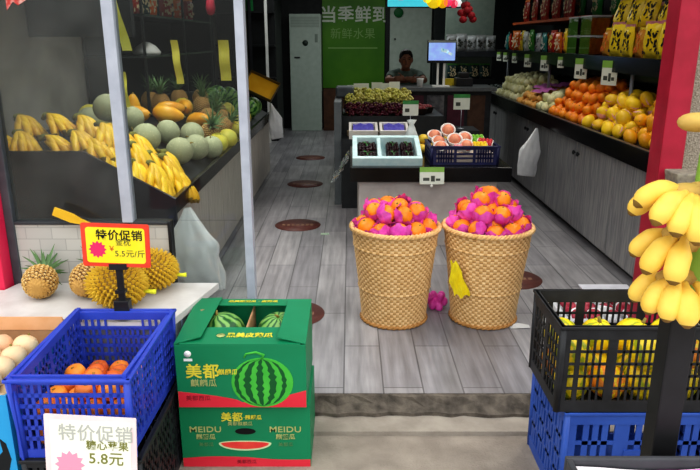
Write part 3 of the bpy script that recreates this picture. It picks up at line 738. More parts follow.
# ------------------------------------------------------------------ promotion signs
def burst(r, n=12): return [((r if k % 2 == 0 else r * .74) * math.cos(PI * k / n), (r if k % 2 == 0 else r * .74) * math.sin(PI * k / n)) for k in range(2 * n)]
def rrect(w, h, r, n=5):
    pts = []
    for cx, cy, a0 in ((w/2-r, h/2-r, 0), (-w/2+r, h/2-r, PI/2), (-w/2+r, -h/2+r, PI), (w/2-r, -h/2+r, 1.5*PI)):
        for i in range(n + 1): a = a0 + PI/2 * i / n; pts.append((cx + r*math.cos(a), cy + r*math.sin(a)))
    return pts
s1 = empty('price_sign', (-.925, 2.492, .545), label='yellow price sign with red border on a black clip stand above the blue crate', cat='sign')
TI = Matrix.Translation((0, 0, .277)) @ Matrix.Rotation(.035, 4, 'Y')
def onsign(nm, poly, d, off, m, par, x=0, z=0, base=TI):
    return MB().prism(poly, d, mtx=base @ Matrix.Translation((x, off, z)) @ FR).build(nm, m, par)
brd = onsign('board', rrect(.268, .178, .008), .005, 0, mat('red_border_print', '#e0402a', '#e64a34', rough=.45), s1)
onsign('yellow_face', rrect(.232, .146, .012), .0012, -.0048, mat('yellow_face_print', '#f6e21c', '#f8e63a', rough=.45), s1)
onsign('star_burst', burst(.036), .0012, -.0058, mat('magenta_burst', '#e0306a', rough=.45), s1, -.072, -.018)
ink = mat('black_ink', '#17150f', rough=.6); pen = mat('grey_pen', '#5a5c30', rough=.6)
sg = s1
def stext(s, size, m, par, x, z, base, bold=0, sx=1, off=-.0066):
    p = base @ Vector((x, off, z)); e = base.to_euler()
    return text(s, size, m, par, p, (PI/2 + e.x, e.y, 0), bold=bold, sx=sx)
stext('特价促销', .045, ink, s1, .016, .040, TI, bold=.0007)
stext('金枕', .03, pen, s1, .03, .012, TI)
stext('￥', .03, mat('red_pen', '#c8442a'), s1, -.016, -.014, TI)
stext('5.5元/斤', .033, pen, s1, .055, -.034, TI)
b = MB(); b.bx(-.013, .013, .001, .012, .0, .21); b.build('stand_post', black_plastic, s1)
b = MB(); b.bx(-.035, .035, -.008, .016, .175, .2); b.build('sign_holder', black_plastic, s1)
b = MB(); b.bx(-.02, .02, -.014, .02, .075, .088); b.build('height_collar', black_plastic, s1)
b = MB(); b.bx(-.03, .03, -.018, .026, -.03, .045); b.build('clip', black_plastic, s1, bevel=.003)

s2 = empty('price_sign', (-.842, 1.84, .208), (-.10, .035, -.04), label='white price card with pink edge and pink star leaning on the blue crate front', cat='sign')
T2 = Matrix.Translation((0, 0, .122))
MB().bx(-.012, .012, .002, .012, -.3, .1).build('stand_post', black_plastic, s2)
onsign('board', rrect(.30, .235, .004), .004, 0, mat('white_pink_card', '#e9d0d2', '#efdcdc', rough=.5), s2, base=T2)
onsign('face', rrect(.262, .205, .004), .0012, -.0038, mat('cream_card', '#eeeede', '#f3f3e6', rough=.5), s2, 0, -.004, base=T2)
onsign('star_burst', burst(.05), .0012, -.0048, mat('pale_pink_burst', '#e79ab4', rough=.5), s2, -.07, -.055, base=T2)
stext('特价促销', .06, mat('faded_grey_print', '#b4b5ae', rough=.6), s2, .018, .055, T2, bold=.0006, off=-.0056)
stext('糖心苹果', .034, mat('green_pen', '#7a7c3a', rough=.6), s2, .055, .016, T2, bold=.0004, off=-.0056)
stext('5.8元', .05, mat('green_pen', '#7a7c3a', rough=.6), s2, .05, -.03, T2, bold=.0004, off=-.0056)

# ------------------------------------------------------------------ carton of pale fruit at far left
cb = mat('sky_blue_card', '#2a9ad4', '#38a6dc', rough=.45, scale=4)
c3 = empty('fruit_carton', (-1.43, 2.17, -.1), label='sky-blue open carton of pale peaches at the left edge', cat='box')
for nm, c, dd, m in (('front_panel', (0, -.24, .29), (.6, .006, .58), cb), ('back_panel', (0, .24, .32), (.6, .006, .64), card), ('side_panel', (-.297, 0, .29), (.006, .474, .58), cb), ('side_panel', (.297, 0, .29), (.006, .474, .58), cb), ('bottom_panel', (0, 0, .2), (.588, .474, .006), card)):
    MB().box(c, dd).build(nm, m, c3)
MB().box((0, .236, .625), (.59, .004, .055)).build('inner_flap', mat('orange_tan_card', '#d8a070', '#e0ac80', rough=.8), c3)
flap('top_flap', [(.3, -.2, .58), (.3, .2, .58), (.325, .22, .625), (.325, -.05, .61)], 0, c3, cb)
MB().prism([(0, 0), (.045, .01), (.06, .06), (.05, .12), (.03, .14), (.035, .09), (.0, .05)], .001, mtx=Matrix.Translation((.225, -.243, .28)) @ FR).build('black_figure', mat('black_print', '#12161a'), c3)
pk = mat('pale_peach_skin', '#e6c9a0', '#e8b48c', rough=.6, scale=9, rnd=.1, lo=.4, hi=.75)
b = MB(); b.ball((0, 0, 0), (.046, .046, .044), 18, fn=lambda w_, t: 1 - .08 * max(0, math.sin(t)) ** 8 - .03 * (max(0, math.cos(w_)) ** 20) * math.cos(t))
pch = b.build('peach', pk); tag(pch, 'pale peach lying in the sky-blue carton at the left edge', 'peach', 'peaches in the sky-blue carton')
MB().tube([(0, 0, 0), (.002, 0, .01)], .004, 6).build('stalk', mat('dry_stalk', '#8b7a3c'), pch, loc=(0, 0, .038))
PP = Proto(pch)
for lay, (nx, ny) in enumerate(((6, 5), (5, 4))):
    for i in range(nx):
        for j in range(ny):
            if i < 1 and lay == 0: continue
            PP.put((-1.43 + (i - (nx-1)/2) * .094, 2.165 + (j - (ny-1)/2) * .092, .41 + lay * .068), (R.uniform(-.7, .7), R.uniform(-.7, .7), R.uniform(0, 6)))
MB().box((0, 0, .262), (.58, .46, .006)).build('tray', mat('white_plastic', '#e4e5e2'), c3, loc=(0, 0, .2))
# ------------------------------------------------------------------ fruit kinds
def banana_mesh(L=.17, r=.0175, bend=1.1):
    """curved five-sided finger; starts at the crown, local -Y then curls up"""
    pts = []; rad = []; n = 13
    for i in range(n):
        t = i / (n - 1); a = bend * (t - .15)
        Rr = L / bend
        pts.append((0, -Rr * math.sin(a) - Rr * math.sin(.15 * bend), Rr * (1 - math.cos(a)) - .004))
        rad.append(r * (.40 if t < .06 else min(1, .45 + 2.6 * (t - .06)) if t < .28 else 1 if t < .78 else max(.30, 1 - ((t - .78) / .22) ** 2.2 * .75)))
    b = MB(); b.tube(pts, rad, 10)
    for i, f in enumerate(b.f):
        if len(f) > 4 or i >= (n - 2) * 10: b.m[i] = 1
    return b
m_ban = mat('banana_skin', '#f0c52e', '#e2ae1c', rough=.45, scale=22, rnd=.12, lo=.4, hi=.72)
m_bant = mat('banana_tip', '#8a7430', '#6b5526', rough=.7)
m_crown = mat('banana_crown', '#7a7a34', '#5e5a2c', rough=.8)
def make_bunch(n, label, group, L=.17, r=.0175, m=m_ban, spread=1.1):
    root = empty('banana_bunch', label=label, cat='bananas', group=group)
    me = None
    for row in range(2 if n > 4 else 1):
        c = n if n <= 4 else (n - n // 2 if row == 0 else n // 2)
        for k in range(c):
            a = (k - (c - 1) / 2) * spread / max(1, c - 1) + row * .08
            if me is None:
                o = banana_mesh(L, r).build('banana', [m, m_bant], root); me = o.data
            else:
                o = bpy.data.objects.new('banana', me); COL.objects.link(o); o.parent = root
            o.location = (math.sin(a) * .02, 0, .02 + row * r * 1.7)
            o.rotation_euler = (-.28 + row * .28 + .05 * ((k * 7) % 3), .0, a)
    b = MB(); b.ball((0, .006, .024), (.034, .022, .018), 10); b.tube([(0, .006, .03), (0, .035, .038), (0, .05, .045)], [.013, .011, .012], 7)
    b.build('crown', m_crown, root)
    return root
def bed_l(x): return .72 if x > -.98 else .99 if x < -1.45 else .72 + (-.98 - x) * .27 / .47
BB = Proto(make_bunch(8, 'bunch of yellow bananas on the left counter behind the window glass', 'banana bunches on the left counter', L=.205, r=.0185, spread=.75))
spots = [(-2.02, 3.74, .0, 1.0), (-1.86, 3.72, .02, .8), (-1.70, 3.70, .0, 1.1), (-1.56, 3.74, .02, 1.0), (-1.98, 4.0, .08, .9), (-1.80, 3.98, .09, 1.1), (-1.62, 4.0, .08, .9), (-1.46, 4.0, .03, 1.2),
         (-1.47, 3.72, -.02, 1.0), (-1.34, 3.68, .0, .9), (-1.33, 3.92, .03, 1.2), (-1.20, 3.68, .0, 1.1), (-1.18, 3.92, .02, 1.35), (-1.32, 4.08, .03, 1.3), (-1.14, 4.10, .02, 1.5), (-1.24, 3.80, .06, 1.2), (-1.42, 3.84, .07, 1.0), (-1.12, 3.72, .03, 1.0), (-1.07, 3.68, .0, .9), (-1.10, 3.92, .05, 1.2), (-1.05, 3.9, .0, 1.1)]
for x, y, dz, th in spots:
    onslope = -1.46 < x
    rot = (Matrix.Rotation(.52 if onslope else .06, 3, 'Y') @ Matrix.Rotation(th + R.uniform(-.15, .15), 3, 'Z') @ Matrix.Rotation(R.uniform(-.1, .15), 3, 'X') @ Matrix.Rotation(PI, 3, 'Y')).to_euler()
    BB.put((x, y, bed_l(x) + .115 + dz), rot, R.uniform(1.05, 1.2))

def netted(nm, c1, c2):
    return mat(nm, c1, c2, rough=.7, kind='voronoi', scale=60, lo=.05, hi=.28, bump=.2, rnd=.06)
b = MB(); b.ball((0, 0, 0), (.086, .086, .088), 24); ml = b.build('melon', netted('netted_melon_skin', '#d2d0ae', '#a6aa88')); tag(ml, 'pale green netted melon on the left counter behind the glass', 'melon', 'netted melons on the left counter')
MB().tube([(0, 0, 0), (.002, 0, .012), (.012, 0, .018)], [.006, .005, .004], 6).build('stalk', mat('dry_stalk', '#8b7a3c'), ml, loc=(0, 0, .085))
ML = Proto(ml)
for x, y in ((-1.53, 4.22), (-1.30, 4.22), (-1.48, 4.52), (-1.27, 4.62), (-1.12, 4.32), (-1.08, 4.62), (-1.72, 4.4), (-1.17, 4.9), (-1.02, 4.85)):
    ML.put((x, y, bed_l(x) + .100 + (.10 if x < -1.4 and y < 4.4 else 0)), (R.uniform(-1, 1), R.uniform(-1, 1), R.uniform(0, 6)), R.uniform(.93, 1.04))
# papayas
m_pap = mat('papaya_skin', '#e09a1e', '#e8b02c', rough=.4, scale=9, rnd=.1)
b = MB(); b.lathe([(0, -.11), (.03, -.105), (.056, -.07), (.066, -.02), (.058, .04), (.036, .09), (.016, .118), (0, .122)], 20, fn=lambda w_, z: 1 + .03 * math.cos(5 * w_))
pp = b.build('papaya', m_pap); tag(pp, 'orange-yellow papaya on the left fruit counter', 'papaya', 'papayas on the left counter')
MB().tube([(0, 0, 0), (0, .002, .015)], [.008, .006], 6).build('stalk', mat('dry_stalk', '#8b7a3c'), pp, loc=(0, 0, .119))
PA = Proto(pp)
for x, y, z, r_ in ((-1.36, 4.98, 1.07, (.3, 1.75, .3)), (-1.66, 5.1, 1.09, (.1, .15, 0)), (-1.22, 5.35, .98, (1.3, .9, .8)), (-1.36, 5.5, 1.07, (1.5, .6, .3)), (-1.55, 4.85, 1.08, (1.5, .2, 1.1)), (-1.42, 5.25, 1.08, (1.5, .3, 1.9))): PA.put((x, y, z), r_)
# pineapples
def pineapple_body(L=.16, rr=.066, seg=26, rows=13):
    b = MB(); vs = []; fs = []; mi = []
    n = seg * 4; m_ = rows * 4
    for i in range(m_ + 1):
        t = i / m_
        q = rr * (math.sin(PI * (.012 + .93 * t)) ** .5)
        for k in range(n):
            u = k / n * 12; v = t * 10
            a = (u + v) % 1; c = (u - v) % 1
            bump_ = max(0, math.sin(PI * a)) * max(0, math.sin(PI * c))
            r2 = q + .011 * bump_ ** .8
            w_ = 2 * PI * k / n
            vs.append((r2 * math.cos(w_), r2 * math.sin(w_), -L/2 + L * t))
    for i in range(m_):
        for k in range(n):
            fs.append((i*n+k, i*n+(k+1) % n, (i+1)*n+(k+1) % n, (i+1)*n+k))
            u = (k + .5) / n * 12; v = (i + .5) / m_ * 10
            a = (u + v) % 1; c = (u - v) % 1
            s_ = max(0, math.sin(PI * a)) * max(0, math.sin(PI * c)); mi.append(0 if i < 6 else 1 if s_ > .8 else 0 if s_ > .3 else 2)
    fs.append(tuple(reversed(range(n)))); mi.append(0); fs.append(tuple(range(m_ * n, m_ * n + n))); mi.append(2)
    b.add(vs, fs); b.m = mi
    return b
def crown_mesh(n=26, L=.15, seed=3):
    r_ = random.Random(seed); b = MB()
    for k in range(n):
        a = k * 2.399; e = .25 + 1.0 * (1 - k / n); l = L * (.6 + .4 * k / n) * r_.uniform(.85, 1.15)
        d = Vector((math.cos(a), math.sin(a), 0)); wv = Vector((-math.sin(a), math.cos(a), 0))
        pts = []
        for i in range(5):
            t = i / 4; th = e * (.4 + .8 * t)
            p = d * (l * t * math.sin(th) + .008) + Vector((0, 0, l * t * math.cos(th * .8) + .02 * k / n))
            wd = .011 * (1 - t) ** .7 + .0005
            pts += [p - wv * wd, p + d * -.003, p + wv * wd]
        b.add(pts, [(i*3+j, i*3+j+1, i*3+j+4, i*3+j+3) for i in range(4) for j in range(2)])
    return b
m_pi = [mat('pineapple_eye_tan', '#b58a48', '#c89c52', rough=.6, scale=30), mat('pineapple_eye_pale', '#d8bc80', '#e0c890', rough=.6), mat('pineapple_groove', '#5a3f22', '#6e4a26', rough=.8)]
m_leaf = mat('pineapple_leaf', '#4c6e3c', '#6f9060', rough=.5, scale=14)
pn = pineapple_body().build('pineapple', m_pi, loc=(-1.37, 2.74, .575), rot=(PI/2 - .12, 0, -.35)); pn.rotation_euler = (-PI/2 + .1, 0, .25)
tag(pn, 'ripe pineapple lying on the white ledge, leftmost', 'pineapple')
crown_mesh().build('leaf_crown', m_leaf, pn, loc=(0, 0, .075))
p2 = dup(pn, (-1.17, 2.76, .577), (-PI/2 + .35, .1, -.15), None, 'pineapple on the white ledge next to the durian, leaves standing up behind'); 
p2.rotation_euler = (-PI/2 + .30, 0, -.1)
# foam net sleeve behind the pineapples
b = MB(); b.lathe([(.04, 0), (.048, .02), (.045, .05), (.052, .08), (.046, .11)], 14, fn=lambda w_, z: 1 + .08 * math.sin(3 * w_ + 60 * z))
tag(b.build('foam_net', mat('white_foam_net', '#dfe3e6', '#f0f2f3', rough=.8, scale=80, bump=.5), loc=(-1.22, 2.88, .655), rot=(0, PI/2, .2)), 'white foam fruit net lying behind the pineapples', 'foam net')
# durians
def durian_body(a, c, n=330, h=.016):
    b = MB(); b.ball((0, 0, 0), (a - .004, a * .92 - .004, c - .004), 22, 1)
    for i in range(n):
        z = 1 - 2 * (i + .5) / n; q = math.sqrt(1 - z * z); w_ = i * 2.39996
        nr = Vector((q * math.cos(w_), q * math.sin(w_), z)); p = Vector((nr.x * a, nr.y * a * .92, nr.z * c))
        u = nr.orthogonal().normalized(); v = nr.cross(u); s = .0125
        p0 = p - nr * .008
        b.add([p0 + u*s, p0 + v*s, p0 - u*s, p0 - v*s, p + nr * h], [(0, 1, 4), (1, 2, 4), (2, 3, 4), (3, 0, 4)], 0, False)
    return b
m_du = [mat('durian_spines', '#c49a22', '#dcb838', rough=.6, scale=20), mat('durian_rind', '#7a5c1e', '#8b6c26', rough=.7)]
du = durian_body(.122, .092).build('durian', m_du, loc=(-1.0, 2.655, .598), rot=(0, .1, 0)); tag(du, 'spiky golden durian on the white ledge behind the yellow price sign post', 'durian')
st = MB().tube([(0, 0, 0), (.03, 0, -.002), (.052, 0, 0)], [.011, .009, .012], 8).build('stem', mat('bright_yellow_stem', '#dfe02a', '#e8ea3a', rough=.6), du, loc=(.115, 0, -.02))
d2 = dup(du, (-.905, 2.845, .598), (0, .1, .1), .93, 'second spiky durian on the white ledge, behind and right of the yellow sign')
# yellow handled knife leaning on the sill behind the sign
b = MB(); b.prism([(-.085, -.019), (.0, -.021), (.04, -.012), (.15, -.008), (.30, -.008), (.30, .008), (.15, .008), (.04, .013), (0, .021), (-.085, .019)], .012)
kn = b.build('knife', mat('yellow_handle', '#d8a91e', '#e2b62c', rough=.5), loc=(-1.26, 2.895, .826), rot=(PI/2, .40, 0)); tag(kn, 'yellow flat-handled pineapple knife leaning on the sill behind the price sign', 'knife')

# far half of the left counter: pineapples, pomelos, watermelons, yellow packs
PN = Proto(dup(pn, (-1.15, 5.2, 1.0), (0, 0, 0), 1.0, 'pineapple with green crown on the left fruit counter', 'pineapples on the left counter'))
PN.o['group'] = 'pineapples on the left counter'
PN.o.name = 'pineapple'
for x, y, z, r_ in ((-1.10, 5.15, .90, (.5, .5, 0)), (-1.20, 5.6, .97, (.4, .6, 1)), (-1.08, 5.62, .89, (.9, .4, 2)), (-1.3, 5.85, 1.04, (.2, .3, 2)), (-1.12, 5.95, .92, (.5, .5, 4)), (-1.55, 5.5, 1.10, (.1, 0, 0)), (-1.5, 5.9, 1.10, (.1, .1, 3)), (-1.38, 6.2, 1.08, (.1, .2, 2)), (-1.7, 5.7, 1.1, (0, .1, 1)), (-1.22, 6.2, .97, (.2, .4, 5))): PN.put((x, y, z), r_)
b = MB(); b.ball((0, 0, 0), (.08, .08, .085), 20, fn=lambda w_, t: 1 - .10 * max(0, math.sin(t)) ** 3); po = b.build('pomelo', mat('pomelo_skin', '#d8c23a', '#c3c257', rough=.5, scale=8, rnd=.12)); tag(po, 'yellow pomelo on the left fruit counter', 'pomelo', 'pomelos on the left counter')
MB().lathe([(.008, 0), (.005, .004), (0, .004)], 6).build('stem_button', mat('calyx_green', '#5f7a2a'), po, loc=(0, 0, .074))
PO = Proto(po)
for x, y in ((-1.2, 6.5), (-1.05, 6.3), (-1.06, 6.62), (-1.4, 5.62), (-1.0, 5.4), (-1.85, 4.75), (-1.02, 5.08), (-1.0, 6.0)): PO.put((x, y, bed_l(x) + .096), (R.uniform(-.6, .6), R.uniform(-.6, .6), 0))
w2 = dup(wmo, (0, 0, 0), (0, 0, 0), None, 'striped watermelon on the far end of the left fruit counter', 'watermelons on the left counter'); W2P = Proto(w2); 
for x, y in ((-1.14, 6.88), (-1.36, 6.6), (-1.36, 6.9), (-1.08, 7.14), (-1.30, 7.2), (-1.08, 7.42)): W2P.put((x, y, bed_l(x) + .118), (R.uniform(-1, 1), R.uniform(-1, 1), R.uniform(0, 5)), 1.08)
# yellow tray propped on the melons
ty = empty('fruit_tray', (-.98, 7.42, 1.10), (.85, .42, -.12), label='shallow yellow plastic tray propped up at the far end of the left counter', cat='tray')
MB().bx(-.17, .17, -.12, .12, 0, .006).build('base', mat('amber_plastic', '#f0b020', '#f6be30', rough=.45, scale=9), ty)
for x0, x1, y0, y1 in ((-.17, .17, -.126, -.12), (-.17, .17, .12, .126), (-.176, -.17, -.126, .126), (.17, .176, -.126, .126)): MB().bx(x0, x1, y0, y1, 0, .05).build('edge', mat('dull_brown_edge', '#6b5a36', rough=.6), ty)

# ------------------------------------------------------------------ right counter fruit
def bed_r(x): return .89 + (x - 1.886) * .219
def heap(proto, y0, y1, r, layers, x0=1.90, x1=2.62, rot=1, sc_=(.9, 1.08), rz=None, lift=1.55, skip=0):
    for lay in range(layers):
        xa = x0 + r + lay * r * 1.3; xb = x1 - lay * r * .6; ya = y0 + r + lay * r * .9; yb = y1 - r - lay * r * .9
        j = 0; y = ya
        while y <= yb:
            x = xa + (r if j % 2 else 0)
            while x <= xb:
                if R.random() >= skip:
                    # a mound: higher layers keep to the middle
                    proto.put((x + R.uniform(-.32, .32) * r, y + R.uniform(-.32, .32) * r, bed_r(x) + r * 1.03 + lay * r * lift + (R.uniform(-.12, .22) * r if lay else 0)), (R.uniform(-rot, rot), R.uniform(-rot, rot), R.uniform(0, 6)), R.uniform(*sc_))
                x += 2.05 * r
            y += 1.85 * r; j += 1
m_foam = mat('pink_foam_net', '#e8a0b0', '#efb8c0', rough=.8, scale=60)
def foamed(name, body, m, label, cat, group, foam=True, rr=.05):
    o = body.build(name, m); tag(o, label, cat, group)
    if foam:
        b = MB(); pf = [(.3, -.98), (.75, -.72), (.98, -.3), (1.06, .05), (1.10, .22)]
        b.lathe([(r_ * rr, z * rr) for r_, z in pf], 16, fn=lambda w_, z: 1 + .035 * math.sin(8 * w_))
        b.build('foam_net', m_foam, o)
    return o
m_mg = mat('mango_skin', '#e89a18', '#f0b424', rough=.42, scale=9, rnd=.14)
mgb = lambda: MB().ball((0, 0, 0), (.060, .050, .044), 18, fn=lambda w_, t: 1 + .10 * math.cos(w_) * math.cos(t))
MG = Proto(foamed('mango', mgb(), m_mg, 'deep yellow mango heaped at the near end of the right counter', 'mango', 'mangoes at the near end of the right counter', False))
MN = Proto(foamed('mango', mgb(), mat('lemon_mango_skin', '#f2c41e', '#f6d034', rough=.42, scale=9, rnd=.1), 'bright yellow mango in a pink foam net on the right counter', 'mango', 'netted mangoes on the right counter', True, .047))
OR = Proto(foamed('orange', MB().ball((0, 0, 0), (.045, .045, .042), 18), m_or, 'bare orange heaped in the middle of the right counter', 'orange', 'bare oranges on the right counter', False))
MB().lathe([(.006, 0), (.004, .003), (0, .003)], 6).build('stem_button', mat('calyx_green', '#5f7a2a'), OR.o, loc=(0, 0, .0405))
MB().tube([(0, 0, 0), (.004, 0, .010)], [.005, .003], 6).build('stalk', mat('dry_stalk', '#8b7a3c'), MG.o, loc=(.060, 0, 0), rot=(0, PI/2, 0))
m_ap = mat('dark_red_apple_skin', '#5a1a16', '#7a2a1c', rough=.4, scale=9, rnd=.15)
apb = lambda: MB().lathe([(0, -.028), (.016, -.033), (.032, -.022), (.041, .002), (.038, .022), (.022, .033), (.010, .030), (0, .022)], 16)
AP = Proto(foamed('apple', apb(), m_ap, 'dark red apple at the back of the right counter', 'apple', 'dark apples at the back of the right counter', False))
PE = Proto(foamed('pear', MB().lathe([(0, -.045), (.022, -.043), (.040, -.024), (.044, 0), (.036, .022), (.02, .042), (.012, .05), (0, .05)], 16), mat('pale_pear_skin', '#dcd9a4', '#e6e4bc', rough=.5, scale=12, rnd=.08), 'pale green-white pear on the far part of the right counter', 'pear', 'pale pears on the right counter', False))
for p_ in (AP, PE): MB().tube([(0, 0, 0), (.003, 0, .016)], .003, 5).build('stalk', mat('dry_stalk', '#8b7a3c'), p_.o, loc=(0, 0, .024 if p_ is AP else .048))
LE = Proto(foamed('loquat', MB().ball((0, 0, 0), (.034, .034, .038), 14), mat('loquat_skin', '#e0a04a', '#e8b868', rough=.5, scale=14, rnd=.12), 'small orange loquat in the tray with purple paper', 'loquat', 'loquats on the right counter', False))
heap(MG, 3.55, 4.8, .053, 3, x1=2.42, skip=.06)
heap(MN, 4.8, 5.55, .052, 3, x1=2.36, skip=.04)
heap(OR, 5.55, 6.6, .044, 4, x1=2.42, skip=.02)
heap(AP, 4.1, 5.9, .042, 2, x0=2.46, x1=2.76)
heap(PE, 6.62, 7.0, .045, 2, x1=2.35)
heap(LE, 7.0, 7.75, .035, 2, x1=2.4)
heap(PE, 7.8, 8.9, .045, 3, x1=2.4)
# purple paper sheets over the loquats
for x, y in ((2.06, 7.18), (2.16, 7.52), (2.3, 7.3)):
    b = MB(); vs = []; n = 8
    for i in range(n + 1):
        for j in range(n + 1): vs.append(((i/n-.5)*.2, (j/n-.5)*.26, .012*math.sin(i*1.7)*math.cos(j*1.3)))
    b.add(vs, [(i*(n+1)+j, (i+1)*(n+1)+j, (i+1)*(n+1)+j+1, i*(n+1)+j+1) for i in range(n) for j in range(n)])
    o = b.build('paper_sheet', mat('purple_paper', '#a8559a', '#b86aa8', rough=.6), loc=(x, y, bed_r(x) + .16), rot=(0, -.2, .2)); tag(o, 'purple paper sheet laid over the loquats on the right counter', 'paper', 'purple papers on the loquats')
# white foam trays at the far end, dark packed trays behind the oranges
def foam_tray(label, group, fruit_m, cat='tray', w=.22, d=.16, h=.045, m=None):
    r = empty('fruit_tray', label=label, cat=cat, group=group)
    m = m or white_pl
    b = MB(); b.hexa([(-w/2+.02, -d/2+.02, 0), (w/2-.02, -d/2+.02, 0), (w/2-.02, d/2-.02, 0), (-w/2+.02, d/2-.02, 0)], [(-w/2, -d/2, h*.7), (w/2, -d/2, h*.7), (w/2, d/2, h*.7), (-w/2, d/2, h*.7)])
    b.build('tray_base', m, r)
    b = MB(); nx = int((w-.02) / .05); ny = int((d - .02) / .05)
    for i in range(nx):
        for j in range(ny): b.ball(((i-(nx-1)/2)*.052, (j-(ny-1)/2)*.052, h*.75), (.026, .026, .024), 10)
    b.build('packed_fruit', fruit_m, r)
    b = MB(); b.hexa([(-w/2, -d/2, h*.72), (w/2, -d/2, h*.72), (w/2, d/2, h*.72), (-w/2, d/2, h*.72)], [(-w/2+.012, -d/2+.012, h*1.4), (w/2-.012, -d/2+.012, h*1.4), (w/2-.012, d/2-.012, h*1.4), (-w/2+.012, d/2-.012, h*1.4)])
    b.build('film', glass_mat('cling_film', '#eef2f4', .12), r)
    return r
FT = Proto(foam_tray('white foam tray of pale fruit under film at the far end of the right counter', 'foam trays at the far end of the right counter', mat('pale_fruit', '#d6dcd8', '#e4e8e0', rough=.5)))
for i in range(2):
    for j in range(4):
        FT.put((2.0 + i * .25, 9.02 + j * .18, bed_r(2.0 + i * .25) + .015), (0, -.21, PI * 0))
BT = Proto(foam_tray('film-wrapped tray of dark blue grapes behind the oranges on the right counter', 'dark fruit trays on the right counter', mat('blue_black_fruit', '#1a2238', '#2a3450', rough=.35)))
for j in range(6): BT.put((2.55, 6.1 + j * .2, bed_r(2.55) + .06), (0, -.3, 0))
for j in range(6): BT.put((2.57, 7.35 + j * .22, bed_r(2.57) + .06), (0, -.3, 0))

# ------------------------------------------------------------------ packets on the right shelf
def pouch(w, h, d, cols, label, group, nm='snack_packet', cat='packet', blobs=True, seed=1):
    r = random.Random(seed)
    root = empty(nm, label=label, cat=cat, group=group)
    b = MB(); n = 9; vs = []
    for s in (-1, 1):
        for i in range(n + 1):
            for j in range(n + 1):
                u = i / n * 2 - 1; v = j / n
                bulge = (1 - u ** 4) * (1 - (2 * v - 1) ** 6) * (1 - .35 * v)
                vs.append((u * w / 2 * (1 - .04 * math.sin(v * 9)), s * d / 2 * bulge + .004 * math.sin(u * 7 + v * 11 + s), v * h))
    q = (n + 1) ** 2
    fs = []
    for i in range(n):
        for j in range(n):
            a = i * (n + 1) + j
            fs.append((a, a + n + 1, a + n + 2, a + 1)); fs.append((q + a, q + a + 1, q + a + n + 2, q + a + n + 1))
    b.add(vs, fs); b.build('film_bag', cols[0], root)
    b = MB(); b.bx(-w/2, w/2, -.004, .004, h - .012, h + .014); b.build('seal', cols[1], root)
    if blobs:
        b = MB()
        for k in range(18):
            x = r.uniform(-.38, .38) * w; z = r.uniform(.15, .8) * h; t = r.uniform(0, 3)
            u = 2 * x / w; v = z / h; y = -d / 2 * (1 - u ** 4) * (1 - (2 * v - 1) ** 6) * (1 - .35 * v) - .003
            l = r.uniform(.018, .04); b.box((x, y, z), (l, .004, l * .45), rot=(0, t, 0))
        b.build('print_marks', cols[2], root)
    return root
ymat = mat('yellow_snack_film', '#e8c41c', '#f0d23c', rough=.25, scale=9, bump=.25, bscale=25, rnd=.1)
amat = mat('amber_snack_film', '#b8752a', '#d89a3a', rough=.25, scale=14, bump=.25, bscale=25, rnd=.1)
blkpr = mat('black_print', '#1a1a14', rough=.5)
pinkf = mat('pink_film', '#c06a7a', '#d08a92', rough=.3)
YP = Proto(pouch(.22, .27, .10, [ymat, pinkf, blkpr], 'big yellow printed snack packet on the right shelf', 'yellow snack packets on the right shelf', seed=2))
AP2 = Proto(pouch(.20, .24, .09, [amat, ymat, mat('orange_print', '#e0701c')], 'amber see-through snack packet on the right shelf', 'amber snack packets on the right shelf', seed=5))
Z0 = 1.472
for j in range(11):
    y = 3.6 + j * .225
    (YP if j % 3 != 1 else AP2).put((2.19, y, Z0), (R.uniform(-.06, .06), 0, -PI/2 + R.uniform(-.25, .25)), R.uniform(.85, .95))
    (YP if j % 2 else AP2).put((2.34, y + .1, Z0), (-.10, 0, -PI/2 + R.uniform(-.25, .25)), R.uniform(1.35, 1.5))
for j in range(9):
    YP.put((2.23, 3.6 + j * .27, Z0 + .225), (-.25, .0, -PI/2 + R.uniform(-.3, .3)), R.uniform(.8, .95))
# clear boxes of dark snacks
def clear_box(label, group, m):
    r = empty('clear_box', label=label, cat='box', group=group)
    b = MB(); b.bx(-.13, .13, -.08, .08, .004, .145); b.build('contents', m, r)
    b = MB(); b.bx(-.135, .135, -.085, .085, 0, .155); b.build('box_shell', glass_mat('clear_plastic_shell', '#eef2f4', .14), r)
    b = MB(); b.bx(-.14, .14, -.09, .09, .155, .168); b.build('lid', mat('frosted_lid', '#aab0b4', '#b8bec2', rough=.4), r)
    return r
CB = Proto(clear_box('clear lidded box of dark dried fruit stacked on the right shelf', 'clear boxes on the right shelf', mat('dark_dried_fruit', '#241a1a', '#4a3434', rough=.6, scale=30)))
CB2 = Proto(clear_box('clear lidded box of orange sweets stacked on the right shelf', 'orange sweet boxes on the right shelf', mat('orange_sweets', '#c0621a', '#e08a2a', rough=.6, scale=30)))
for k in range(2):
    CB.put((2.22, 6.62, Z0 + k * .17), (0, 0, -PI/2)); CB2.put((2.22, 6.26, Z0 + k * .17), (0, 0, -PI/2)); CB.put((2.48, 6.4, Z0 + k * .17), (0, 0, -PI/2)) if k == 0 else None
kinds = [('yellow', '#e0c030', '#f0dc70', '#c0202a'), ('silver', '#a8acb0', '#d4d8da', '#3a3a40'), ('orange', '#d8601c', '#e8823a', '#f0e0c0'), ('green', '#2f8a3a', '#5aa84a', '#f0f0d0'), ('red', '#a8241c', '#c43a2a', '#e8d070'), ('white', '#d0d2cc', '#e4e6e0', '#5a6a3a'), ('teal', '#2a7a7a', '#4a9a94', '#e8e8e0')]
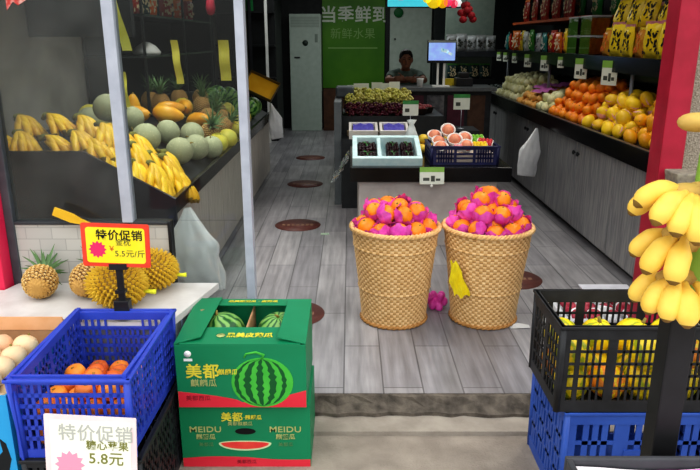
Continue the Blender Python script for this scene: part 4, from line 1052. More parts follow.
for i, (nm, a_, c_, e_) in enumerate(kinds):
    mm = [mat(nm + '_snack_film', a_, c_, rough=.25, scale=12, bump=.25, bscale=25), mat(nm + '_seal', c_, rough=.4), mat('print_of_' + nm, e_, rough=.5)]
    Q = Proto(pouch(.16, .21, .07, mm, nm + ' snack packet standing farther along the right shelf', nm + ' snack packets on the right shelf', seed=20 + i))
    for j in range(3):
        t = i + 7 * j
        Q.put((2.19 + .13 * (t % 2), 6.92 + .132 * t, Z0), (R.uniform(-.1, .1), 0, -PI/2 + R.uniform(-.35, .35)), R.uniform(.9, 1.1))
RP = Proto(pouch(.2, .3, .08, [mat('dark_red_film', '#8a1f1a', '#a8301f', rough=.3, scale=8, bump=.2), mat('orange_seal', '#d8661c'), mat('pale_print', '#d8c8a0')], 'dark red packet on the high shelf of the right wall', 'dark red packets on the high right shelf', seed=40))
for j in range(9): RP.put((2.40 + .05 * (j % 2), 7.55 + j * .235, 1.832), (0, 0, -PI/2 + R.uniform(-.2, .2)), R.uniform(.9, 1.1))
GP = Proto(pouch(.22, .26, .08, [mat('deep_green_film', '#1f6a2f', '#2f8a3a', rough=.3, scale=8, bump=.2), mat('green_seal', '#3f8a3a', rough=.4), mat('pale_print', '#d8c8a0')], 'deep green packet on the high shelf of the right wall', 'deep green packets on the high right shelf', seed=41))
for j in range(5): GP.put((2.56, 6.7 + j * .5, 1.832), (0, 0, -PI/2 + R.uniform(-.2, .2)), R.uniform(.9, 1.1))

# price cards: white card under a green header
def price_card(label, w=.11, h=.13, group=None, cat='price tag', clip=True):
    r = empty('price_card', label=label, cat=cat, group=group)
    MB().bx(-w/2, w/2, -.0015, .0015, -h, 0).build('card', mat('white_tag_card', '#dde2d6', '#e6ebe0', rough=.5), r)
    MB().bx(-w/2, w/2, -.0022, .0016, -h*.28, .002).build('green_header', mat('tag_green', '#7fb04a', '#8fbe5a', rough=.5), r)
    b = MB()
    b.bx(-w*.36, -w*.10, -.0023, .0, -h*.80, -h*.62); b.bx(-w*.04, w*.12, -.0023, 0, -h*.84, -h*.50); b.bx(w*.16, w*.34, -.0023, 0, -h*.80, -h*.66)
    for i, o in enumerate((b,)): o.build('pen_marks', mat('dark_pen', '#4a4f48', rough=.6), r)
    return r
PC = Proto(price_card('white price card with green header hanging from the right shelf edge', group='price cards on the right shelf'))
for y, sc_ in ((5.42, 1.45), (6.1, 1.35), (6.7, .8), (7.25, 1.2), (7.95, 1.1), (8.6, .9), (9.1, .9), (9.5, .9)):
    PC.put((2.072, y, 1.44), (0, 0, -PI/2 + .45), sc_)
# yellow pouch hanging under the right shelf
b = MB(); b.lathe([(.006, -.22), (.03, -.20), (.042, -.14), (.034, -.08), (.016, -.03), (.006, 0), (.004, .10)], 14, fn=lambda w_, z: 1 + .2 * math.sin(3 * w_ + 30 * z))
tag(b.build('hanging_pouch', mat('yellow_pouch', '#d8b81e', '#c89a14', rough=.4, scale=20), loc=(2.06, 3.99, 1.40)), 'small yellow pouch hanging from the right shelf beside the red column', 'pouch')
# ------------------------------------------------------------------ front display table
tb = empty('display_table', (.63, 5.6, 0), label='low display table with black edge and pale front in the middle of the shop', cat='table')
b = MB(); b.bx(0, 1.26, 5.06, 6.15, .535, .65); b.build('tabletop', black_gloss, tb, loc=(-.63, -5.6, 0), bevel=.004)
b = MB(); b.bx(.07, 1.16, 5.12, 6.1, 0, .534); b.build('base_cabinet', mat('pale_pinkish_panel', '#b9b1ae', '#c6bfbb', rough=.5), tb, loc=(-.63, -5.6, 0))
# foam box with dark cherries, tipped to the front
foam_m = mat('pale_cyan_foam', '#c4e2e6', '#d4ecee', rough=.7, scale=20, bump=.1)
fb = empty('foam_box', (.295, 5.36, .652), (.30, 0, 0), label='pale cyan foam box with punnets of dark cherries on the low table', cat='box')
w_, d_, h_ = .55, .42, .13
for nm, c, dd in (('bottom_panel', (0, 0, .012), (w_, d_, .024)), ('front_wall', (0, -d_/2 + .02, h_/2), (w_, .04, h_)), ('back_wall', (0, d_/2 - .02, h_/2), (w_, .04, h_)), ('side_wall', (-w_/2 + .02, 0, h_/2), (.04, d_ - .08, h_)), ('side_wall', (w_/2 - .02, 0, h_/2), (.04, d_ - .08, h_)), ('divider', (-.06, 0, h_/2), (.03, d_ - .08, h_ * .95))):
    MB().box(c, dd).build(nm, foam_m, fb, bevel=.006)
def at_local(root, p): return root.matrix_basis @ Vector(p)
pun = empty('punnet', label='clear punnet of dark cherries in the pale cyan foam box', cat='punnet', group='cherry punnets in the foam box')
chm = mat('dark_cherry', '#1c0a10', '#34101a', rough=.25)
b = MB()
for i in range(5):
    for j in range(5):
        b.ball(((i-2)*.031 + R.uniform(-.004, .004), (j-2)*.028 + R.uniform(-.004, .004), .045 + R.uniform(0, .016)), .0178, 8)
b.build('cherries', chm, pun)
b = MB()
for k in range(3):
    a = k * 2.2; b.add([(0, 0, .082), (.03*math.cos(a), .03*math.sin(a), .09), (.05*math.cos(a+.25), .05*math.sin(a+.25), .082), (.03*math.cos(a+.6), .03*math.sin(a+.6), .086)], [(0, 1, 2, 3)])
b.build('leaf', mat('cherry_leaf', '#2f6a2f', '#3f8040', rough=.5), pun)
b = MB(); b.bx(-.085, .085, -.08, .08, 0, .012); b.build('tray_base', mat('clear_tray', '#3a3438', rough=.3), pun)
for s_ in (-1, 1):
    MB().bx(-.085, .085, s_*.08-.002, s_*.08+.002, .012, .040).build('side_strip', mat('clear_tray', '#3a3438'), pun)
PU = Proto(pun)
bpy.context.view_layer.update()
for x, y, nm in ((-.155, -.08, 'left front'), (-.155, .085, 'left rear'), (.055, -.08, 'middle front'), (.055, .085, 'middle rear'), (.17, -.08, 'right front'), (.17, .085, 'right rear')):
    PU.put(at_local(fb, (x, y, .03)), (.30, 0, 0), (.62 if x > 0 else .95, .98, 1), label='clear punnet of dark cherries, %s in the pale cyan foam box' % nm)
# prop under the back of the foam box
tag(MB().bx(.03, .56, 5.46, 5.57, .652, .70).build('wooden_batten', mat('pale_batten', '#8a7a62', '#97866c', rough=.7)), 'wooden batten propping up the back of the cherry foam box', 'batten')
# navy crate with packed fruit
navy = mat('navy_plastic', '#1d2048', '#262a58', rough=.4)
crate('plastic_crate', 'navy slotted crate of packed peaches on the low table', (.905, 5.36, .652), .54, .40, .15, navy, [(.08, .34, 7), (.38, .62, 1), (.66, .92, 7)], [(.1, .9, 8)], 3, hole=None, foot=.02, rim=.03, bar=.014, vbar=.012)
tag(MB().bx(.66, 1.15, 5.18, 5.54, .668, .735).build('fruit_packing', mat('pale_packing', '#c8b8a8', '#d8ccc0', rough=.8, scale=9, bump=.3), bevel=.01), 'pale packing layer inside the navy crate under the peach cups', 'packing')
cup = empty('peach_cup', label='pink peach in a white foam cup in the navy crate', cat='peach', group='cupped peaches in the navy crate')
b = MB(); b.lathe([(.035, 0), (.05, .02), (.058, .05), (.062, .062), (.055, .062), (.048, .03)], 20); b.build('foam_cup', mat('white_foam', '#e6e2de', '#f0ece8', rough=.8), cup)
b = MB(); b.ball((0, 0, .05), (.047, .047, .044), 16); b.build('peach', mat('pink_peach_skin', '#e89a7a', '#d8604a', rough=.6, scale=14, lo=.4, hi=.7), cup)
CU = Proto(cup)
for x, y, z, rx, ry in ((.72, 5.24, .745, .5, 0), (.72, 5.40, .765, .5, .1), (.84, 5.30, .80, .7, -.1), (.80, 5.45, .86, .8, 0), (.92, 5.25, .76, .8, .1), (.93, 5.40, .80, .8, .1), (.70, 5.50, .80, .5, 0)): CU.put((x, y, z), (rx, ry, 0), 1.0)
def punnet(label, fm, loc, rot, lab_cat='punnet', sz=(.13, .10, .05)):
    r = empty('punnet', loc, rot, label=label, cat=lab_cat)
    b = MB(); b.hexa([(-sz[0]/2+.01, -sz[1]/2+.01, 0), (sz[0]/2-.01, -sz[1]/2+.01, 0), (sz[0]/2-.01, sz[1]/2-.01, 0), (-sz[0]/2+.01, sz[1]/2-.01, 0)], [(-sz[0]/2, -sz[1]/2, sz[2]*.7), (sz[0]/2, -sz[1]/2, sz[2]*.7), (sz[0]/2, sz[1]/2, sz[2]*.7), (-sz[0]/2, sz[1]/2, sz[2]*.7)]); b.build('tray_base', mat('white_foam', '#e6e2de'), r)
    b = MB()
    for i in range(4):
        for j in range(3): b.ball(((i-1.5)*sz[0]*.22, (j-1)*sz[1]*.28, sz[2]*.8), sz[0]*.13, 9)
    b.build('packed_fruit', fm, r)
    return r
punnet('punnet of green fruit at the back right of the navy crate', mat('green_plum', '#6fae34', '#8cc24a', rough=.4), (1.04, 5.47, .78), (.5, 0, .2), sz=(.16, .12, .05))
punnet('punnet of red fruit at the right of the navy crate', mat('red_plum', '#c0303c', '#d84a50', rough=.35), (1.09, 5.34, .775), (.4, .1, -.3))
punnet('punnet of yellow fruit at the front of the navy crate', mat('yellow_plum', '#ecc81e', '#f2d840', rough=.4), (1.03, 5.23, .765), (.5, 0, .1))
punnet('punnet of pink fruit at the front of the navy crate', mat('pink_plum', '#e08a94', '#e8a4aa', rough=.4), (.865, 5.20, .762), (.4, 0, 0), sz=(.10, .06, .04))
# clear bag standing between the two boxes
b = MB(); b.lathe([(.05, 0), (.06, .08), (.055, .16), (.035, .22), (.02, .25), (.04, .29)], 16, fn=lambda w_, z: 1 + .14 * math.sin(4 * w_ + 25 * z))
tag(b.build('plastic_bag', mat('milky_bag', '#c8cfd0', '#dde2e2', rough=.3, scale=9), loc=(.53, 5.72, .651)), 'milky plastic bag standing behind the cherry foam box', 'bag')
b = MB(); b.ball((0, 0, 0), (.045, .045, .042), 12); yf = b.build('yellow_mango', mat('loquat_yellow', '#e8c030', '#f0d050', rough=.4)); yf.name = 'mango'; tag(yf, 'yellow mango behind the navy crate on the low table', 'mango', 'yellow mangoes behind the navy crate')
YF = Proto(yf)
for i in range(6):
    for j in range(3): YF.put((.62 + i * .095, 5.72 + j * .095, .694), None, None)
for i in range(4): YF.put((.64 + i * .11, 5.78, .77))
MB().tube([(0, 0, 0), (.003, 0, .012)], .004, 5).build('stalk', mat('dry_stalk', '#8b7a3c'), yf, loc=(0, 0, .04))
# plastic film hanging at the left end of the table
b = MB(); vs = []; n = 10
for i in range(n + 1):
    for j in range(n + 1): vs.append((-.012 - .13 * (i / n) ** 1.3 + .015 * math.sin(j * 1.3 + i), 5.3 + .3 * j / n + .02 * math.sin(i * 1.1), .70 - .22 * i / n + .01 * math.sin(j * 2)))
b.add(vs, [(i*(n+1)+j, (i+1)*(n+1)+j, (i+1)*(n+1)+j+1, i*(n+1)+j+1) for i in range(n) for j in range(n)])
tag(b.build('plastic_film', glass_mat('clear_film_sheet', '#dde4e4', .12, .25, '#b8c0c2', 14)), 'clear plastic film hanging off the left end of the low table', 'film')
# price card on the table front
o = price_card('white price card with green header clipped to the front of the low table', .19, .13); o.name = 'hanging_price_card'; o.location = (.635, 5.045, .655); o.rotation_euler = (-.15, 0, 0)
b = MB(); b.ball((0, 0, -.145), .011, 8); b.tube([(0, 0, -.145), (0, 0, -.125)], .004, 6); b.build('peg', white_pl, o)

# ------------------------------------------------------------------ stepped display behind the table
ms = empty('display_stand', (.4, 6.95, 0), label='dark stepped display stand behind the low table carrying grapes', cat='stand')
MB().bx(-.08, .95, 6.35, 6.75, 0, .68).build('lower_step', mat('dark_stand_board', '#202326', '#2a2d30', rough=.5), ms, loc=(-.4, -6.95, 0))
MB().bx(-.08, .95, 6.76, 7.55, 0, .86).build('upper_step', mat('dark_stand_board', '#202326'), ms, loc=(-.4, -6.95, 0))
MB().bx(-.155, -.085, 6.5, 7.5, 0, 1.02).build('end_board', mat('grey_end_board', '#5a6064', '#646a6e', rough=.5), ms, loc=(-.4, -6.95, 0))
tag(MB().bx(-.15, .04, 7.0, 7.3, 1.022, 1.13).build('weighing_scale', mat('slate_grey_plastic', '#3f464c', '#4a5258', rough=.5), bevel=.02), 'slate grey scale on the end board of the grape stand', 'scale')
for k in range(2):
    r = empty('foam_box', (.13 + k * .3, 6.52, .682), (.25, 0, 0), label='white foam box with purple paper on the lower step, ' + ('left' if k == 0 else 'right') + ' one', cat='box')
    w_, d_, h_ = .28, .24, .11
    for nm, c, dd in (('bottom_panel', (0, 0, .01), (w_, d_, .02)), ('front_wall', (0, -d_/2 + .012, h_/2), (w_, .024, h_)), ('back_wall', (0, d_/2 - .012, h_/2), (w_, .024, h_)), ('side_wall', (-w_/2 + .012, 0, h_/2), (.024, d_ - .05, h_)), ('side_wall', (w_/2 - .012, 0, h_/2), (.024, d_ - .05, h_))):
        MB().box(c, dd).build(nm, mat('white_foam', '#e6e2de'), r)
    b = MB(); vs = []; n = 8
    for i in range(n + 1):
        for j in range(n + 1): vs.append(((i/n-.5)*.2, (j/n-.5)*.2, h_ - .01 + .016*math.sin(i*1.7 + k)*math.cos(j*1.3)))
    b.add(vs, [(i*(n+1)+j, (i+1)*(n+1)+j, (i+1)*(n+1)+j+1, i*(n+1)+j+1) for i in range(n) for j in range(n)])
    b.build('purple_paper', mat('violet_paper', '#5a54b8', '#6a64c8', rough=.5), r)
tag(MB().bx(-.03, .60, 6.60, 6.74, .682, .72).build('wooden_batten', mat('pale_batten', '#8a7a62')), 'batten propping up the white foam boxes on the grape stand', 'batten')
def grape(nm, m, label, group):
    rr = random.Random(11); b = MB()
    for k in range(42):
        t = rr.random(); a = rr.uniform(0, 2*PI); q = .05 * (1 - t) ** .6 * math.sqrt(rr.random()) + .006
        b.ball((q * math.cos(a), -.06 + .13 * t, .028 + q * .7 * math.sin(a) ), .0145, 7)
    o = b.build(nm, m); tag(o, label, 'grapes', group)
    MB().tube([(0, -.07, .03), (.004, -.09, .04), (.0, -.105, .05)], [.004, .0035, .003], 5).build('stalk', mat('dry_stalk', '#8b7a3c'), o)
    return Proto(o)
GG = grape('grape_bunch', mat('green_grape_skin', '#b8b452', '#cfca78', rough=.3, rnd=.14), 'bunch of pale green-yellow grapes on the stepped stand', 'pale grapes on the stepped stand')
GR = grape('grape_bunch', mat('dark_grape_skin', '#3a1420', '#5a2030', rough=.3, rnd=.2), 'bunch of dark red grapes on the stepped stand', 'dark grapes on the stepped stand')
for lay in range(2):
    for i in range(7):
        for j in range(2 - lay): GR.put((.0 + i * .095 + R.uniform(-.01, .01), 6.84 + j * .1, .875 + lay * .05 + j * .02), (R.uniform(-.2, .4), R.uniform(-.3, .3), R.uniform(-.6, .6)))
        for j in range(4): GG.put((.0 + i * .098 + R.uniform(-.01, .01), 7.0 + j * .13, .925 + lay * .08 + (.035 * (1 if j in (1, 2) else 0))), (R.uniform(-.2, .5), R.uniform(-.3, .3), R.uniform(-.6, .6)))
# little price cards standing behind the grapes
sk = empty('price_card', label='small white price card on a stick behind the grapes', cat='price tag', group='small cards behind the grapes')
MB().bx(-.06, .06, -.002, .002, .12, .20).build('card', mat('white_tag_card', '#dde2d6'), sk); MB().tube([(0, 0, 0), (0, 0, .12)], .004, 6).build('stick', steel, sk)
SK = Proto(sk)
for x, y, z in ((.03, 7.5, .94), (.15, 7.48, .96), (.10, 7.3, .97), (.30, 7.5, .97), (.42, 7.5, .96), (.49, 7.45, .98)): SK.put((x, y, z - .02), (0, 0, R.uniform(-.2, .2)))
def stand_card(label, loc, w=.17, h=.15):
    r = empty('price_card', loc, label=label, cat='price tag')
    zz = 0 if loc[2] > .9 else 0
    MB().bx(-w/2, w/2, -.002, .002, .20, .20 + h).build('card', mat('white_tag_card', '#dde2d6'), r)
    MB().bx(-w/2, w/2, -.0035, .0015, .20 + h*.8, .20 + h*1.05).build('green_header', mat('tag_deep_green', '#3f8a4a', '#4a9a56', rough=.5), r)
    b = MB(); b.bx(-w*.36, -w*.08, -.0035, 0, .20+h*.25, .20+h*.5); b.build('pen_marks', mat('dark_pen', '#4a4f48'), r)
    MB().tube([(0, 0, 0), (0, 0, .2)], .004, 6).build('stick', steel, r); MB().lathe([(.04, 0), (.04, .006), (.006, .01)], 14).build('foot', steel, r)
    return r
stand_card('large white price card with green header standing right of the grapes', (.60, 6.62, .68), .155, .14)
stand_card('white price card with green header at the head of the right counter', (1.17, 7.02, .70), .17, .15)
tag(MB().bx(1.0, 1.34, 6.85, 7.25, 0, .70).build('box_stack_base', mat('dark_stand_board', '#202326')), 'dark low cabinet between the grape stand and the right counter', 'cabinet'); bpy.data.objects['box_stack_base'].name = 'low_cabinet'
# dark baskets right of the grapes
for k in range(3):
    r = empty('fruit_basket', (.72 + .085 * (k % 2), 6.9 + k * .17, .862), label='dark shallow basket of red fruit on the grape stand, ' + ['nearest', 'middle', 'farthest'][k] + ' of three', cat='basket')
    MB().lathe([(.06, 0), (.085, .06), (.09, .065), (.082, .065), (.058, .012), (0, .012)], 18).build('bowl', mat('dark_brown_weave', '#2a1d18', '#3a2a20', rough=.7, scale=60), r)
    b = MB()
    for i in range(8): a = i * 2.4; b.ball((.018 * math.sqrt(i) * math.cos(a), .018 * math.sqrt(i) * math.sin(a), .062), .024, 9)
    b.build('red_fruit', mat('dusky_red_fruit', '#6a2028', '#8a3030', rough=.5), r)

# ------------------------------------------------------------------ checkout
co = empty('checkout_counter', (1.1, 8.1, 0), label='dark checkout counter with stone top at the back of the shop', cat='counter')
MB().bx(-.5, .55, -.25, .25, 0, 1.03).build('cabinet_body', mat('dark_checkout_board', '#24262a', '#303236', rough=.5), co)
MB().bx(-.56, .6, -.3, .28, 1.03, 1.07).build('worktop', mat('grey_stone_top', '#5d6265', '#6a6f72', rough=.3, scale=40), co)
for i in range(4): MB().bx(-.44 + i*.24, -.24 + i*.24, -.262, -.252, .5, .98).build('front_poster', mat(['wine_poster', 'grey_poster', 'wine_poster', 'brown_poster'][i], ['#4a2230', '#4a4a50', '#4a2230', '#4a3226'][i], ['#5a2a3a', '#77777a', '#5a2a3a', '#5a4030'][i], rough=.5, scale=14), co)
mo = empty('monitor', (1.075, 8.02, 1.07), label='checkout monitor showing a pale blue screen on a white stand', cat='monitor')
MB().bx(-.17, .17, -.018, .022, .27, .53).build('casing', mat('dark_casing', '#23262a', rough=.4), mo, bevel=.006)
MB().bx(-.155, .155, -.021, -.018, .30, .50).build('screen', mat('blue_screen', '#7f8fd8', '#8fb0e0', rough=.3, emit=.8, scale=9), mo)
MB().bx(-.165, .165, -.021, -.018, .503, .526).build('title_bar', mat('pale_bar', '#a8b0a8', rough=.4), mo)
b = MB(); b.box((.03, -.0225, .41), (.09, .002, .04), rot=(0, .3, 0)); b.box((.09, -.0225, .38), (.07, .002, .03), rot=(0, .5, 0)); b.build('screen_picture', mat('screen_white', '#cfe0e8', '#3a9aa8', emit=.6, scale=20), mo)
b = MB(); b.bx(-.05, -.025, 0, .02, .01, .28); b.build('stand_leg', white_pl, mo); b = MB(); b.bx(.025, .05, 0, .02, .01, .28); b.build('stand_leg', white_pl, mo)
MB().bx(-.10, .10, -.08, .09, 0, .012).build('stand_foot', white_pl, mo)
ml2 = MB(); ml2.lathe([(.034, 0), (.04, .09), (.042, .10), (.036, .10), (.032, .01), (0, .01)], 18)
tag(ml2.build('paper_cup', mat('white_plastic', '#e4e5e2'), loc=(.82, 7.92, 1.07)), 'white paper cup on the checkout counter before the seated man', 'cup')
b = MB(); b.bx(-.1, .1, -.1, .1, 0, .1); b.bx(-.06, .06, -.06, .1, .1, .16)
tag(b.build('receipt_printer', black_plastic, loc=(1.36, 8.12, 1.07), bevel=.01), 'small black receipt printer on the checkout right of the monitor', 'printer')
tag(MB().bx(-.09, .09, -.05, .05, 0, .08).build('yellow_carton', mat('yellow_carton_print', '#c8b020', '#d8c030'), loc=(1.22, 8.24, 1.07)), 'small yellow carton behind the monitor stand', 'box')

# the shopkeeper, seated behind the checkout
def lerp(a, b_, t): return tuple(a[i] + (b_[i] - a[i]) * t for i in range(3))
def remesh(o, vox, smooth=6):
    m_ = o.modifiers.new('remesh', 'REMESH'); m_.mode = 'VOXEL'; m_.voxel_size = vox; m_.use_smooth_shade = True
    s_ = o.modifiers.new('smooth', 'SMOOTH'); s_.factor = .5; s_.iterations = smooth
pr_ = empty('person', (.70, 8.62, 0), label='man in a grey-green shirt sitting behind the checkout, arms folded on the counter', cat='person')
skin = mat('skin', '#7a5240', '#8a5e48', rough=.6)
H0 = (0, -.10, 1.365)      # head centre, leaning to the counter
b = MB()
b.ball(H0, (.076, .092, .112), 22)                                             # skull and face
b.ball((H0[0], H0[1] - .03, H0[2] - .062), (.056, .062, .055), 16)             # jaw
b.ball((H0[0], H0[1] - .098, H0[2] - .018), (.014, .018, .026), 10)            # nose
b.ball((H0[0], H0[1] - .084, H0[2] + .022), (.052, .014, .012), 12)            # brow
for s in (-1, 1): b.ball((H0[0] + s * .078, H0[1] + .005, H0[2] - .006), (.012, .022, .032), 10)
b.tube([(0, -.075, 1.31), (0, -.03, 1.24), (0, 0, 1.18)], [.05, .054, .07], 14)  # neck
b.tube([(0, -.01, 1.21), (0, .01, 1.06), (0, .03, .82), (0, .04, .66)], [.105, .145, .135, .15], 18)
for s in (-1, 1):
    b.tube([(s * .05, 0, 1.20), (s * .165, 0, 1.165)], [.06, .06], 12)
    sh_, el_, wr_ = (s * .175, 0, 1.165), (s * .225, -.18, 1.12), (s * -.02 + .0, -.31 - .02 * s, 1.125 + (.02 if s > 0 else 0))
    b.tube([sh_, lerp(sh_, el_, .5), el_], [.056, .05, .042], 12); b.ball(el_, .043, 10)
    b.tube([el_, lerp(el_, wr_, .4), wr_], [.042, .040, .028], 12)
    dr = Vector((-s, -.1, .05)).normalized(); pl = Vector(wr_) + dr * .05
    b.ball(tuple(pl), (.045, .022, .040), 12)
    for f in range(4):
        z0 = .026 - f * .017; l = (.062, .07, .066, .052)[f]
        p0 = pl + dr * .030 + Vector((0, -.004, z0)); p1 = p0 + dr * l * .5 + Vector((0, .004, -.002)); p2 = p1 + dr * l * .45 + Vector((0, .018, -.006))
        b.tube([p0, p1, p2], [.0085, .008, .0065], 8)
    p0 = pl + Vector((0, -.006, .03)); b.tube([p0, p0 + dr * .02 + Vector((0, -.008, .028)), p0 + dr * .045 + Vector((0, -.004, .036))], [.010, .009, .007], 8)
    b.tube([(s * .09, .03, .68), (s * .11, -.18, .68), (s * .12, -.30, .66)], [.095, .085, .062], 12)
    b.tube([(s * .12, -.29, .66), (s * .12, -.20, .40), (s * .12, -.18, .12)], [.062, .058, .042], 12)
    b.tube([(s * .12, -.14, .055), (s * .125, -.22, .05), (s * .13, -.33, .035)], [.045, .042, .03], 10)
o = b.build('body', skin, pr_); remesh(o, .0075, 3)
# face
b = MB()
for s in (-1, 1): b.ball((H0[0] + s * .031, H0[1] - .082, H0[2] + .006), (.013, .008, .007), 10)
b.build('eye', mat('dark_eye', '#1a1412', rough=.3), pr_)
b = MB(); b.ball((H0[0], H0[1] - .087, H0[2] - .054), (.024, .008, .006), 10); b.build('mouth', mat('lip', '#6a3a34', rough=.5), pr_)
b = MB()
for s in (-1, 1): b.box((H0[0] + s * .033, H0[1] - .092, H0[2] + .027), (.034, .006, .007), rot=(0, s * .12, 0))
b.build('eyebrow', mat('black_hair', '#0c0a0a', '#16120f', rough=.6), pr_)
b = MB(); b.ball((H0[0], H0[1] + .018, H0[2] + .035), (.086, .096, .095), 22, fn=lambda w_, t: 1 + .02 * math.sin(11 * w_ + 7 * t))
b.ball((H0[0], H0[1] - .045, H0[2] + .092), (.062, .045, .028), 14)
o = b.build('hair', mat('black_hair', '#0c0a0a'), pr_); remesh(o, .008, 2)
b = MB()
b.tube([(0, -.015, 1.235), (0, -.01, 1.20), (0, .01, 1.06), (0, .03, .82), (0, .04, .66)], [.072, .118, .156, .146, .16], 20)
for s in (-1, 1):
    b.tube([(s * .05, 0, 1.20), (s * .165, 0, 1.165)], [.070, .070], 14); b.ball((s * .172, 0, 1.165), .069, 12)
    b.tube([(s * .172, 0, 1.165), (s * .203, -.12, 1.135)], [.068, .058], 14)
o = b.build('shirt', mat('grey_green_cloth', '#46564f', '#566860', rough=.85, scale=14), pr_); remesh(o, .009, 4)
b = MB()
for s in (-1, 1):
    b.tube([(s * .07, .05, .68), (s * .11, -.18, .68), (s * .12, -.31, .66)], [.115, .097, .074], 14); b.ball((s * .12, -.29, .66), .074, 12)
    b.tube([(s * .12, -.29, .66), (s * .12, -.20, .40), (s * .12, -.18, .13)], [.074, .070, .056], 14)
b.ball((0, .06, .68), (.17, .13, .11), 16)
o = b.build('trousers', mat('dark_trousers', '#1c2028', rough=.85), pr_); remesh(o, .01, 3)
for s in (-1, 1):
    b = MB(); b.tube([(s * .12, -.12, .05), (s * .125, -.22, .05), (s * .13, -.36, .035)], [.055, .05, .036], 12); b.build('shoe', black_plastic, pr_)
# stool under him
st = empty('stool', (.70, 8.66, 0), label='round black stool under the seated man', cat='stool')
MB().lathe([(.16, 0), (.17, .02), (.16, .045)], 20).build('seat', black_plastic, st, loc=(0, 0, .515))
for k in range(4):
    a = PI/4 + k * PI/2; MB().tube([(.10*math.cos(a), .10*math.sin(a), .515), (.17*math.cos(a), .17*math.sin(a), 0)], .012, 8).build('leg', steel, st)

# shelf unit across the back behind the monitor
bsu = empty('shelf_unit', (1.85, 10.2, 0), label='dark shelf unit with silver packets at the back right, beyond the monitor', cat='shelf')
MB().bx(-.42, .3, -.15, .15, 0, 1.05).build('lower_case', mat('dark_stand_board', '#202326'), bsu)
MB().bx(-.42, .3, -.15, .15, 1.36, 1.44).build('shelf_board', mat('blue_grey_shelf', '#3a4048', '#444a52', rough=.4), bsu)
MB().bx(-.42, .3, .16, .18, 0, 2.7).build('back_board', mat('pale_green_board', '#8fa096', '#9aaaa0', rough=.6), bsu)
SVP = Proto(pouch(.15, .22, .06, [mat('silver_snack_film', '#a8acb0', '#d4d8da'), mat('silver_seal', '#d4d8da'), mat('dark_pen', '#4a4f48')], 'silver packet on the shelf unit beyond the monitor', 'silver packets on the back shelf', seed=60))
for j in range(5): SVP.put((1.50 + j * .145, 10.14, 1.442), (-.1, 0, R.uniform(-.3, .3)), R.uniform(.95, 1.15))
DKP = Proto(pouch(.15, .2, .06, [mat('dark_teal_film', '#123a3a'), mat('green_seal', '#3f8a3a'), mat('pale_print', '#d8c8a0')], 'dark green packet low on the shelf unit beyond the monitor', 'dark packets on the back shelf', seed=61))
for j in range(4): DKP.put((1.52 + j * .16, 10.1, 1.052), (-.1, 0, R.uniform(-.3, .3)))
rd = empty('hanging_decoration', (1.32, 7.9, 1.98), label='red paper decoration hanging beside the cyan light box', cat='decoration')
b = MB()
for k in range(9): a = k * 2.4; b.ball((.03 * math.sqrt(k) * math.cos(a), .02 * math.sin(a), -.02 * k + .02 * math.sin(a)), (.045, .03, .04), 8)
b.build('paper_flowers', mat('crimson_paper', '#9a1c2a', '#b82c34', rough=.7), rd); MB().tube([(0, 0, 0), (0, 0, .95)], .005, 6).build('cord', black_plastic, rd)

# ------------------------------------------------------------------ floor stickers
sm = mat('brown_red_vinyl', '#5a3430', '#6b403a', rough=.5, scale=14)
sr = empty('floor_sticker', label='round brown-red floor sticker in the aisle', cat='floor sticker')
b = MB(); b.lathe([(.205, 0), (.205, .002)], 40); b.build('disc', sm, sr)
b = MB()
for k in range(7): b.box(((k - 3) * .042, 0, .0024), (.026, .045, .0008))
b.build('worn_lettering', mat('worn_tan_print', '#8a6a52', '#7a5a48', rough=.6), sr)
FS = Proto(sr)
for x, y, l in ((-.47, 5.73, 'round brown-red floor sticker in the aisle, second from the street'), (-.52, 7.5, 'round brown-red floor sticker in the aisle, third from the street'), (-.56, 9.27, 'round brown-red floor sticker in the aisle, farthest from the street'), (-.36, 3.72, 'round brown-red floor sticker mostly hidden behind the melon boxes'), (1.13, 4.33, 'round brown-red floor sticker between the right basket and the black crate')): FS.put((x, y, .001), label=l)
b = MB(); b.add([(0, 0, .004), (.05, .01, .012), (.10, .0, .004), (.05, -.02, .010)], [(0, 1, 2), (0, 2, 3)]); tag(b.build('leaf', mat('yellow_leaf', '#c8a02a', '#b8902a'), loc=(.92, 3.83, 0)), 'small yellow leaf on the floor right of the wicker baskets', 'leaf')
b = MB(); b.add([(0, 0, .003), (.11, .005, .006), (.115, .05, .004), (.05, .06, .012), (-.005, .045, .003)], [(0, 1, 2, 3, 4)]); tag(b.build('paper_scrap', mat('white_scrap', '#c8c8c8', '#d8d8d8'), loc=(.93, 3.50, 0)), 'white paper scrap on the floor right of the wicker baskets', 'paper')
b = MB(); b.bx(0, .07, 0, .02, 0, .012); tag(b.build('chopstick_packet', mat('pale_green_scrap', '#b8d0b8'), loc=(-.25, 5.42, 0)), 'tiny pale scrap on the aisle floor beside the sticker', 'paper')

